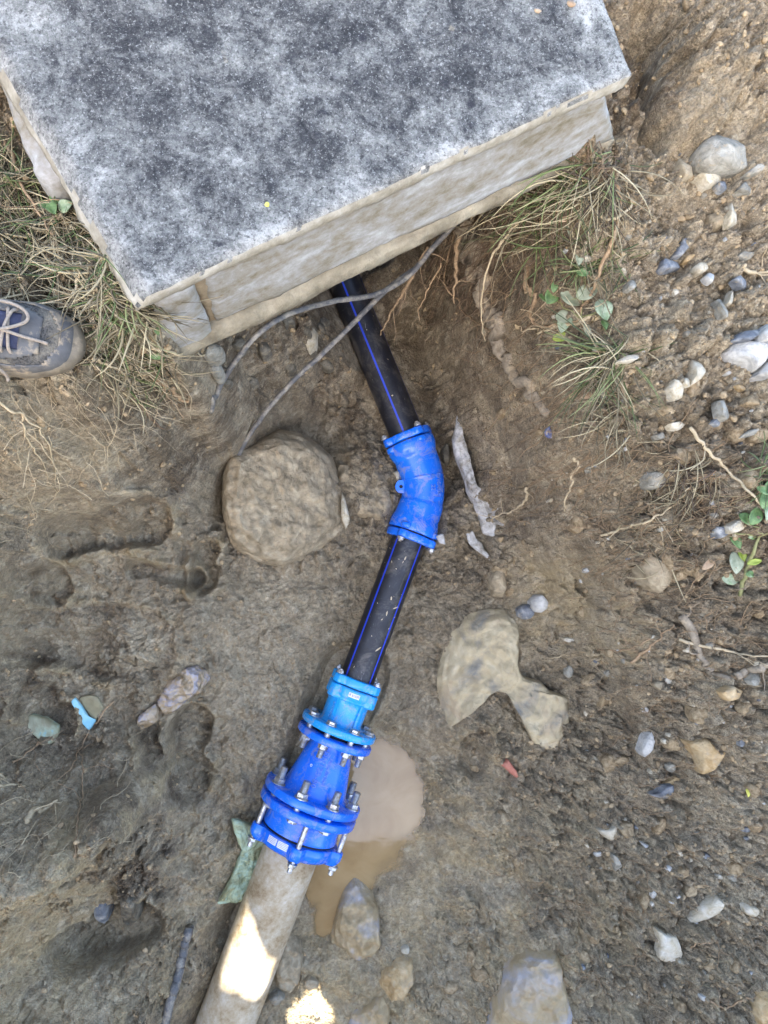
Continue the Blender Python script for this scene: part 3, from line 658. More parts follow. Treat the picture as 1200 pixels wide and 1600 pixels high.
pF = P(352, 1600, AX+.0)
axd = (pF-pD).normalized(); FRD = frame(pD, pD+axd)
gs = .435
pipe('cement_pipe', pD+axd*(gs-.05), pD+axd*1.45, .071, M_CEM, 'thick pale grey old pipe with a bright sunlit patch', 'water pipe')

def at(fr, s, r, an): o, d, sd, up = fr; return o+d*s+sd*(math.cos(an)*r)+up*(math.sin(an)*r)
def hexbolt(parent, p, d, hr, hl, sr, sl, nm='bolt', head_first=True, label=None, washer=True):
    """hex (radius hr, length hl) sitting at p, stud running on along d by sl"""
    mb = MB(); sd = d.orthogonal().normalized(); up = d.cross(sd); fr = (p, d, sd, up); ro = rnd.random()*6
    if washer: mb.lathe(fr, [(0, hr*1.18), (.0022, hr*1.18)], 20, ro)
    mb.lathe(fr, [(.002, hr*.95), (.0035, hr), (hl-.0015, hr), (hl, hr*.86)], 6, ro)
    if sl: 
        pr = [(hl*.5, sr)]; q = hl
        while q < sl: pr += [(q, sr), (q+.0008, sr*.90)]; q += .002
        pr += [(sl, sr*.93), (sl+.001, sr*.75)]; mb.lathe(fr, pr, 14)
    o = mb.build(nm, M_STEEL, parent, sharp=35)
    if label: o['label'] = label
    return o
def ring_profile(r0, r1, t, b=.002): return [(0, r0), (0, r1-b), (b*.4, r1-b*.3), (b, r1), (t-b, r1), (t-b*.4, r1-b*.3), (t, r1-b), (t, r0)]
def flange(name, parent, fr, s, r0, r1, t, mat, n=96):
    mb = MB(); o, d, sd, up = fr; mb.lathe((o+d*s, d, sd, up), ring_profile(r0, r1, t, .0035), n, closed=True); return mb.build(name, mat, parent, sharp=50)
def eared(name, parent, fr, s, r0, r1, t, ears, mat, er=.016, ext=.014, n=144):
    """clamp ring with rounded ears for its bolts"""
    o, d, sd, up = fr; mb = MB(); vs = []; prof = ring_profile(r0, r1, t, .003)
    m_ = len(prof)
    for (q, r) in prof:
        for k in range(n):
            an = 2*math.pi*k/n; rr = r
            if r > r0+1e-6:
                ex = max(math.exp(-((((an-e+math.pi) % (2*math.pi))-math.pi)*r1/er)**4) for e in ears)
                rr = r+ext*ex
            vs.append(o+d*(s+q)+sd*(math.cos(an)*rr)+up*(math.sin(an)*rr))
    fs = [(i*n+k, i*n+(k+1) % n, ((i+1) % m_)*n+(k+1) % n, ((i+1) % m_)*n+k) for i in range(m_) for k in range(n)]
    mb.add(vs, fs); return mb.build(name, mat, parent, sharp=50)
def lettering(name, parent, text, size, fr, s, an, r, mat, along=True, flip=False, thick=.0009, label=None, spacing=1.0):
    """raised letters wrapped on a round body"""
    cu = bpy.data.curves.new('t', 'FONT'); cu.body = text; cu.size = size; cu.align_x = 'CENTER'; cu.align_y = 'CENTER'; cu.extrude = thick; cu.offset = size*.012; cu.space_character = spacing
    to = bpy.data.objects.new('t', cu); COL.objects.link(to); dg = bpy.context.evaluated_depsgraph_get(); me = bpy.data.meshes.new_from_object(to.evaluated_get(dg)); bpy.data.objects.remove(to)
    o, d, sd, up = fr; rf = r if callable(r) else (lambda q: r)
    for v in me.vertices:
        x, y, zz = v.co; x, y = (-x, -y) if flip else (x, y)
        if along: q = s+x; a_ = an+y/rf(q)
        else: q = s-y; a_ = an-x/rf(q)
        rr = rf(q)+zz; v.co = o+d*q+sd*(math.cos(a_)*rr)+up*(math.sin(a_)*rr)
    ob = link(name, me, mat, parent, smooth=False)
    if label: ob['label'] = label
    return ob
def patch(name, parent, fr, s0, s1, a0, a1, r, mat, n=10, label=None):
    rf = r if callable(r) else (lambda q: r); vs = []; 
    for i in range(n+1):
        for j in range(3):
            q = s0+(s1-s0)*j/2; vs.append(at(fr, q, rf(q), a0+(a1-a0)*i/n))
    fs = [(i*3+j, i*3+j+1, (i+1)*3+j+1, (i+1)*3+j) for i in range(n) for j in range(2)]
    ob = link(name, mesh_from(vs, fs), mat, parent)
    if label: ob['label'] = label
    return ob

# ---- elbow
el = empty('pipe_elbow', P(663, 765, 0.04), 'deep blue cast iron elbow fitting joining the two black pipes', 'pipe fitting')
apex = P(668, 762, AX); q0 = pB; q1 = pC
path = []
t0 = apex+(q0-apex)*.52; t1 = apex+(q1-apex)*.50
path = [q0, q0+(t0-q0)*.5] + [((1-t)**2)*t0+2*t*(1-t)*apex+t*t*t1 for t in [i/12 for i in range(13)]] + [q1+(t1-q1)*.5, q1]
cum = [0]
for i in range(1, len(path)): cum.append(cum[-1]+(path[i]-path[i-1]).length)
LT = cum[-1]
def along_path(t):
    t = max(0, min(LT, t))
    for i in range(1, len(path)):
        if t <= cum[i]: f = (t-cum[i-1])/(cum[i]-cum[i-1]); return path[i-1].lerp(path[i], f)
    return path[-1].copy()
def path_frame(t):
    p = along_path(t); d = (along_path(t+.006)-along_path(t-.006)).normalized(); sd = d.cross(Vector((0, 0, 1))).normalized(); return p, d, sd, sd.cross(d)
prof = [(0, .047), (0, .0625), (.004, .0645), (.022, .0645), (.027, .0630), (.038, .0600), (.042, .0578), (LT*.40, .0565), (LT*.405, .0573), (LT*.41, .0565), (LT*.66, .0560), (LT*.665, .0572), (LT*.675, .0572), (LT*.68, .0580), (LT-.042, .0592), (LT-.03, .0630), (LT-.022, .0645), (LT-.004, .0645), (LT, .0625), (LT, .047)]
prof2 = []
for i in range(len(prof)-1):
    (a_, r1_), (b_, r2_) = prof[i], prof[i+1]; kk = max(1, int((b_-a_)/.005))
    for j in range(kk): prof2.append((a_+(b_-a_)*j/kk, r1_+(r2_-r1_)*j/kk))
prof2.append(prof[-1])
mb = MB(); n = 72; vs = []
for (t, r) in prof2:
    p, d, sd, up = path_frame(t)
    for k in range(n): an = 2*math.pi*k/n; vs.append(p+sd*math.cos(an)*r+up*math.sin(an)*r)
m_ = len(prof2); mb.add(vs, [(i*n+k, i*n+(k+1) % n, (i+1)*n+(k+1) % n, (i+1)*n+k) for i in range(m_-1) for k in range(n)])
body = mb.build('body', M_BLUE, el, sharp=40)
f0 = path_frame(0); f1 = path_frame(LT)
for fr_, sgn, rot in ((f0, -1, R(72)), (f1, 1, R(100))):
    ears = [rot+i*math.pi*2/3 for i in range(3)] + ([rot+R(60)] if False else [])
    ears = [R(20)+rot*0+i*math.pi/2 for i in range(4)] if sgn < 0 else [R(-25)+i*math.pi/2 for i in range(4)]
    s_ = -.024 if sgn < 0 else .004
    cl = eared('clamp_ring', el, fr_, s_, .0455, .0625, .020, ears, M_BLUE, .013, .010)
    for e in ears:
        base_s = s_-.001 if sgn < 0 else s_+.021
        hexbolt(cl, at(fr_, base_s, .0675, e), fr_[1]*(-1 if sgn < 0 else 1), .0085, .008, .005, .011)
    lug_s = .026 if sgn < 0 else -.036
    eared('bolt_lugs', el, fr_, .001 if sgn < 0 else -.016, .055, .0600, .014, ears, M_BLUE, .013, .0125)
# lug with a hole on the inner side of the bend
pm, dm_, sdm, upm = path_frame(LT*.50)
side = -1 if (apex-(q0+q1)/2).dot(sdm) > 0 else 1
mb = MB(); lc = pm+sdm*side*.0615+upm*.014
vs = []; n = 28; outl = []
for k in range(n):
    an = 2*math.pi*k/n; rr = .0150+.011*max(0, -math.cos(an))**2; outl.append((math.cos(an)*rr, math.sin(an)*rr*1.15))
inn = [(math.cos(2*math.pi*k/n)*.0048, math.sin(2*math.pi*k/n)*.0048) for k in range(n)]
hz_ = .005
for zz in (hz_, -hz_):
    for (x, y) in outl: vs.append(lc+sdm*side*x+dm_*y+upm*zz)
    for (x, y) in inn: vs.append(lc+sdm*side*x+dm_*y+upm*zz)
fs = []
for k in range(n):
    k2 = (k+1) % n; fs += [(k, k2, n+k2, n+k), (2*n+k, 3*n+k, 3*n+k2, 2*n+k2), (k, 2*n+k, 2*n+k2, k2), (n+k, n+k2, 3*n+k2, 3*n+k)]
mb.add(vs, fs); mb.build('lifting_lug', M_BLUE, el, sharp=40)
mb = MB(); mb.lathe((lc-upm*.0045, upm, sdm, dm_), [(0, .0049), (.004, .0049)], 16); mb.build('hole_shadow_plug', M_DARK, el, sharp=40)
# cast lettering on the elbow, read along the pipe
frm = (pm-dm_*0, dm_, sdm, upm); 
outer = -side
def el_text(txt, size, s, lat, spacing=1.0):
    an = math.pi/2 - outer*lat if outer > 0 else math.pi/2+lat
    an = math.pi/2-lat*outer
    lettering('cast_lettering', el, txt, size, frm, s, an, .0562, M_CAST, True, False, .0030, spacing=spacing)
el_text('G/10AGC', .0155, .000, .62)
el_text('III', .0150, -.022, .30); el_text('22', .0155, .008, .30)

# ---- light blue flange adapter
fa = empty('flange_adapter', pD+axd*.05-Vector((0, 0, .06)), 'light blue flanged coupling at the lower end of the black pipe', 'pipe fitting')
o_, d_, sd_, up_ = FRD
earsA = [R(38), R(142), R(218), R(322)]
cr_ = eared('clamp_ring', fa, FRD, -.012, .0455, .0600, .022, earsA, M_LBLUE, .016, .013)
for e in earsA: hexbolt(cr_, at(FRD, -.013, .064, e), d_*-1, .0085, .008, .005, .010)
mb = MB(); mb.lathe(FRD, [(.0125, .046), (.0125, .0615), (.016, .0640), (.030, .0640), (.040, .0600), (.046, .0560), (.058, .0540), (.100, .0535), (.106, .0560), (.109, .060), (.109, .045)], 96, closed=True)
bd = mb.build('body', M_LBLUE, fa, sharp=35)
eared('bolt_lugs', fa, FRD, .0128, .055, .0600, .034, earsA, M_LBLUE, .015, .0145)
# ribs
for e in (R(58), R(122)):
    mb = MB(); vs = []
    for q in (.046, .104):
        for (r, w_) in ((.052, .0035), (.0585 if q > .08 else .0600, .003), (.0585 if q > .08 else .0600, -.003), (.052, -.0035)):
            vs.append(at(FRD, q, r, e)+FRD[2]*0+(Vector(FRD[1]).cross(at(FRD, 0, 1, e)-o_)).normalized()*w_)
    mb.add(vs, [(0, 1, 2, 3), (7, 6, 5, 4), (0, 4, 5, 1), (1, 5, 6, 2), (2, 6, 7, 3), (3, 7, 4, 0)]); mb.build('rib', M_LBLUE, fa, smooth=False)
flange('flange', fa, FRD, .109, .045, .0985, .019, M_LBLUE)
sk_ = patch('sticker', fa, FRD, .020, .0315, R(78), R(104), .0646, M_WHITE)
lettering('sticker_print', sk_, '3GC6 R', .0082, FRD, .0258, R(91), .0647, M_INKR, False, False, .0001)
lettering('cast_lettering', fa, 'DN80', .016, FRD, .078, R(50), .0540, M_CASTL, True, False, .0018)
# ---- deep blue reducer
rd = empty('pipe_reducer', pD+axd*.2-Vector((0, 0, .09)), 'deep blue cone-shaped reducer with raised lettering between two bolted flanges', 'pipe fitting')
flange('gasket', rd, FRD, .1285, .046, .070, .0105, M_DARK)
S2 = .1395; S3 = .290
flange('small_flange', rd, FRD, S2, .044, .0985, .018, M_BLUE)
coner = lambda q: .0535+(.0815-.0535)*min(1, max(0, (q-(S2+.02))/(S3-S2-.03)))
pr = [(S2+.018, .045), (S2+.018, .060), (S2+.021, .0555)]+[(S2+.024+i*(S3-S2-.034)/10, coner(S2+.024+i*(S3-S2-.034)/10)) for i in range(11)]+[(S3-.004, .086), (S3, .092), (S3, .045)]
mb = MB(); mb.lathe(FRD, pr, 96, closed=True); mb.build('body', M_BLUE, rd, sharp=35)
flange('large_flange', rd, FRD, S3, .060, .126, .021, M_BLUE)
for k in range(8):
    e = R(22.5+45*k+2)
    b1 = hexbolt(fa, at(FRD, .109, .0800, e), d_*-1, .0125, .010, 0, 0)                                # heads on the upstream face
    hexbolt(rd, at(FRD, S2+.018, .0800, e), d_, .0125, .013, .0078, .034, 'nut_and_stud')
    mb = MB(); mb.lathe((at(FRD, .127, .0800, e), d_, sd_, up_), [(0, .0078), (.013, .0078)], 14); mb.build('bolt_shank', M_STEEL, rd, sharp=40)
for k in range(8):
    e = R(22.5+45*k+3)
    hexbolt(rd, at(FRD, S3, .105, e), d_*-1, .0150, .015, .0095, .042, 'nut_and_stud')
lettering('cast_lettering', rd, 'DN125-80', .019, FRD, (S2+S3)/2+.004, R(78), coner, M_CAST, True, False, .0022, spacing=1.1)
lettering('cast_lettering', rd, 'PN16 EN545', .011, FRD, (S2+S3)/2+.004, R(94), coner, M_CAST, True, False, .0020, spacing=1.1)
lettering('cast_lettering', rd, 'O', .012, FRD, S2+.055, R(52), coner, M_BLUE, True, False, .0014)
lettering('paint_mark', rd, 'o', .013, FRD, S2+.08, R(58), coner, M_WHITE, True, False, .0002)
# ---- deep blue wide-tolerance coupling
cp = empty('flange_coupling', pD+axd*.38-Vector((0, 0, .12)), 'large deep blue bolted coupling clamping the old grey pipe', 'pipe fitting')
S4 = S3+.030
flange('gasket', cp, FRD, S3+.0212, .07, .090, .0085, M_DARK)
flange('flange', cp, FRD, S4, .070, .126, .021, M_BLUE)
mb = MB(); mb.lathe(FRD, [(S4+.021, .07), (S4+.021, .102), (S4+.024, .098), (S4+.050, .0965), (S4+.064, .0990), (S4+.070, .0980), (S4+.070, .07)], 96, closed=True); mb.build('sleeve', M_BLUE, cp, sharp=35)
S5 = S4+.076; earsC = [R(20), R(90), R(160), R(235), R(305)]
mb = MB(); mb.lathe(FRD, [(S5-.006, .072), (S5-.006, .094), (S5+.001, .094), (S5+.001, .072)], 72, closed=True); mb.build('seal', M_DARK, cp, sharp=35)
# clamp ring: tapering towards the pipe, with five ears
n = 160; prof = [(0, .074), (0, .103), (.003, .106), (.020, .106), (.030, .101), (.036, .094), (.036, .074)]; vs = []
for (q, r) in prof:
    for k in range(n):
        an = 2*math.pi*k/n; rr = r
        if r > .08: rr = r+.019*max(math.exp(-((((an-e+math.pi) % (2*math.pi))-math.pi)*.11/.017)**4) for e in earsC)
        vs.append(at(FRD, S5+q, rr, an))
mb = MB(); m_ = len(prof); mb.add(vs, [(i*n+k, i*n+(k+1) % n, ((i+1) % m_)*n+(k+1) % n, ((i+1) % m_)*n+k) for i in range(m_) for k in range(n)])
cr5 = mb.build('clamp_ring', M_BLUE, cp, sharp=45)
for e in earsC:
    mb = MB(); pr = [(0, .0065)]; q = 0
    mb.lathe((at(FRD, S4+.018, .113, e), d_, sd_, up_), [(0, .0065), (.115, .0065), (.116, .005)], 14); mb.build('clamp_stud', M_STEEL, cp, sharp=40)
    hexbolt(cp, at(FRD, S5+.036, .113, e), d_, .0105, .010, .0064, .022, 'nut_and_stud')
for k in range(8):
    e = R(22.5+45*k+3)
    mb = MB(); mb.lathe((at(FRD, S3+.021, .105, e), d_, sd_, up_), [(0, .009), (.0095, .009)], 14); mb.build('bolt_shank', M_STEEL, cp, sharp=40)
    hexbolt(cp, at(FRD, S4+.021, .1075, e), d_, .0135, .009, 0, 0)
for (a0, a1) in ((R(47), R(61)), (R(63), R(80))):
    pp = patch('label_sticker', cp, FRD, S5+.0035, S5+.0195, a0, a1, .1068, M_WHITE)
# little printed rows on the larger sticker, seen only as grey lines
    for i in range(4):
        s0 = S5+.0055+i*.0034
        patch('printed_line', pp, FRD, s0, s0+.0009, a0+.015, a1-.02-.012*(i % 2), .10705, M_GREYINK, 4)
# ================================================================ LOOSE STONES
def smooth_loop(pts, n):
    q = len(pts); out = []
    for i in range(n):
        t = i/n*q; a = int(t); f = t-a; p0, p1, p2, p3 = [pts[(a+j) % q] for j in (-1, 0, 1, 2)]
        cr_ = lambda k: .5*((2*p1[k])+(p2[k]-p0[k])*f+(2*p0[k]-5*p1[k]+4*p2[k]-p3[k])*f*f+(3*p1[k]-p0[k]-3*p2[k]+p3[k])*f**3)
        li = lambda k: p1[k]*(1-f)+p2[k]*f
        out.append((.4*cr_(0)+.6*li(0), .4*cr_(1)+.6*li(1)))
    return out
def slab_from(pts_px, thick, seed, embed=.5, facet=.5, n=None, rings=(1.0, 1.0, .97, .88, .72, .5, .25), rough=.06, flat=False, lift=0.0, wob=.03):
    """a solid with the outline seen in the photo, its own depth and thickness, lying in the local slope of the soil"""
    per = sum(math.dist(pts_px[i], pts_px[(i+1) % len(pts_px)]) for i in range(len(pts_px)))
    n = n or max(18, min(140, int(per/3)))
    lp = smooth_loop(pts_px, n); cu = sum(p[0] for p in lp)/n; cv = sum(p[1] for p in lp)/n
    gp = np.array([G(*lp[i]) for i in range(0, n, max(1, n//12))]+[G(cu, cv)]); A_ = np.c_[np.ones(len(gp)), gp[:, :2]-gp[:, :2].mean(0)]
    k, *_ = np.linalg.lstsq(A_, gp[:, 2], rcond=None); g_ = math.hypot(k[1], k[2])
    if g_ > .6: k[1] *= .6/g_; k[2] *= .6/g_
    mx, my = gp[:, :2].mean(0)
    if g_ < 3 and per > 150: pass
    def plane(u, v, off):
        r = ray(u, v); # z = k0 + k1(x-mx)+k2(y-my)+off
        t = (k[0]+off-H-k[1]*mx-k[2]*my)/(r.z-k[1]*r.x-k[2]*r.y); return Vector((r.x*t, r.y*t, H+r.z*t))
    topoff = thick*(1-embed)+lift
    ctr = plane(cu, cv, topoff); loop = [plane(u, v, topoff*.6) for u, v in lp]
    rr = random.Random(seed); so = Vector((seed*3.1, seed*1.7, 0)); size = sum((p-ctr).length for p in loop)/n
    dirs = [(rr.uniform(0, 6.28), rr.uniform(.2, .8)) for _ in range(5)]
    mb = MB(); vs = []
    hts = [-.45 if not flat else -.5, .12, .52, .8, .93, 1.0, 1.0]
    if size > .05 and rings[0] == 1.0 and len(rings) == 7:
        nr_ = int(size/.0045)+6; rings = [1.0, 1.0]+[.985*(1-(i/nr_)**1.15)+.02 for i in range(nr_)]; h0 = [hts[0], .10]
        for q in rings[2:]: h0.append(float(np.interp(q, [.15, .45, .7, .86, .95, 1.0], [.98, 1.0, .93, .72, .42, .10])))
        n = max(n, min(220, int(6.28*size/.0045))); lp = smooth_loop(pts_px, n); loop = [plane(u, v, topoff*.6) for u, v in lp]
        hts = h0
    for j, sc_ in enumerate(rings):
        for i in range(n):
            p = ctr+(loop[i]-ctr)*sc_; 
            d = (loop[i]-ctr); nv = mnoise.noise(so+d.normalized()*1.6)*wob*2*(size < .05)
            p = ctr+(p-ctr)*(1+nv+(.02*rr.uniform(-1, 1) if j < 4 and size < .05 else 0))
            h = thick*hts[j]
            if facet and j > 0:
                q = (p-ctr)/size
                cut = min([1.0]+[1.0-1.5*facet*sl_*max(0, q.x*math.cos(a)+q.y*math.sin(a)-.28) for a, sl_ in dirs]); h = min(h, thick*cut*(.55+.45*hts[j])) if hts[j] > 0 else h
            p = Vector((p.x, p.y, k[0]+k[1]*(p.x-mx)+k[2]*(p.y-my)+lift-embed*thick+h))
            am = rough*size*(.4 if j == 0 else 1)
            p += Vector((mnoise.noise(p*(1.4/size)+so), mnoise.noise(p*(1.4/size)+so*2), mnoise.noise(p*(2.2/size)+so*3)+.5*mnoise.noise(p*(6/size)+so)))*am
            if size > .05: p += Vector((0, 0, 1))*(.016*mnoise.noise(p*13+so)-.014*abs(mnoise.noise(p*21+so*3))+.008*mnoise.noise(p*45+so)+.0045*mnoise.noise(p*95+so))*(1 if j > 1 else .3)
            vs.append(p)
    m_ = len(rings); top = sum((v for v in vs[-n:]), Vector())/n; vs.append(top)
    fs = [(i+j*n, (i+1) % n+j*n, (i+1) % n+(j+1)*n, i+(j+1)*n) for j in range(m_-1) for i in range(n)]+[((m_-1)*n+i, (m_-1)*n+(i+1) % n, m_*n) for i in range(n)]+[tuple(range(n-1, -1, -1))]
    mb.add(vs, fs); return mb
def stone(label, mat, pts, thick, seed, name='stone', cat='stone', group='stones lying in the excavated soil', **kw):
    o = slab_from(pts, thick, seed, **kw).build(name, M_ST[mat] if isinstance(mat, str) else mat, sharp=38); return tag(o, label, cat, group)
def el_pts(u, v, a, b, an=0, n=9, seed=0, jag=.22):
    rr = random.Random(seed*7+int(u)); c, s = math.cos(R(an)), math.sin(R(an)); out = []
    for i in range(n):
        t = 2*math.pi*i/n; k = 1+rr.uniform(-jag, jag); x, y = a*math.cos(t)*k, b*math.sin(t)*k; out.append((u+x*c-y*s, v+x*s+y*c))
    return out
BG = 'boulders bedded in the trench'
stone('broad mud-coated boulder left of the pipe elbow', 'mud', [(348,700),(376,682),(432,662),(484,672),(522,706),(540,756),(552,792),(550,832),(518,858),(482,878),(440,892),(388,880),(352,850),(340,795),(338,742)], .15, 1, 'boulder', 'boulder', BG, embed=.45, rough=.05, facet=0)
stone('smaller mud-coated boulder touching the left side of the elbow', 'mud', [(528,722),(580,722),(610,746),(618,790),(598,814),(553,802),(532,772)], .05, 2, 'boulder', 'boulder', BG, embed=.5, rough=.05, facet=0)
stone('broad pale tan rock with blue-grey veins bedded right of the lower black pipe', 'marl', [(704,985),(738,962),(770,953),(795,955),(812,970),(814,1000),(812,1035),(822,1058),(848,1066),(866,1082),(895,1092),(898,1120),(890,1160),(870,1178),(840,1172),(825,1140),(816,1110),(800,1090),(775,1084),(745,1090),(716,1094),(710,1118),(702,1142),(696,1118),(690,1090),(687,1060),(697,1020)], .06, 3, 'boulder', 'boulder', BG, embed=.35, facet=.0, rough=.025, lift=.012)
stone('pointed upright rock with a bluish face at the bottom of the puddle', 'marlblue', [(553,1356),(572,1382),(592,1412),(597,1440),(599,1490),(575,1510),(543,1527),(538,1500),(515,1490),(518,1450),(530,1400)], .10, 5, 'boulder', 'boulder', BG, embed=.3, facet=.7)
stone('oval mud-coated cobble touching the sunlit grey pipe', 'mud', [(450,1458),(470,1475),(476,1500),(470,1540),(452,1563),(435,1555),(425,1530),(430,1490)], .07, 6, 'boulder', 'boulder', BG, embed=.4, facet=.2)
stone('tan rock with a pale cap near the bottom centre', 'tan', [(632,1497),(648,1505),(648,1540),(630,1570),(608,1573),(593,1555),(597,1525),(615,1505)], .06, 7, 'boulder', 'boulder', BG, embed=.4)
stone('pale rock cut by the bottom edge just right of the sun patch', 'marlblue', [(600,1560),(612,1580),(606,1630),(545,1630),(548,1592),(575,1577)], .06, 8, 'boulder', 'boulder', BG, embed=.4)
stone('large rounded rock with bluish patch at the bottom edge', 'marlblue', [(800,1505),(835,1488),(870,1492),(893,1520),(897,1560),(898,1640),(755,1640),(775,1560)], .11, 9, 'boulder', 'boulder', BG, embed=.45, facet=.2)
stone('ochre rock cut off by the lower right corner', 'tan', [(1183,1565),(1215,1550),(1225,1640),(1176,1640)], .06, 10, 'boulder', 'boulder', BG, embed=.4)
stone('angular lump of broken concrete near the top right corner', 'grey', [(1095,230),(1105,215),(1127,203),(1160,212),(1172,230),(1180,252),(1150,260),(1112,262),(1097,250)], .055, 11, 'rubble_lump', 'rubble', None, embed=.25, facet=.8)
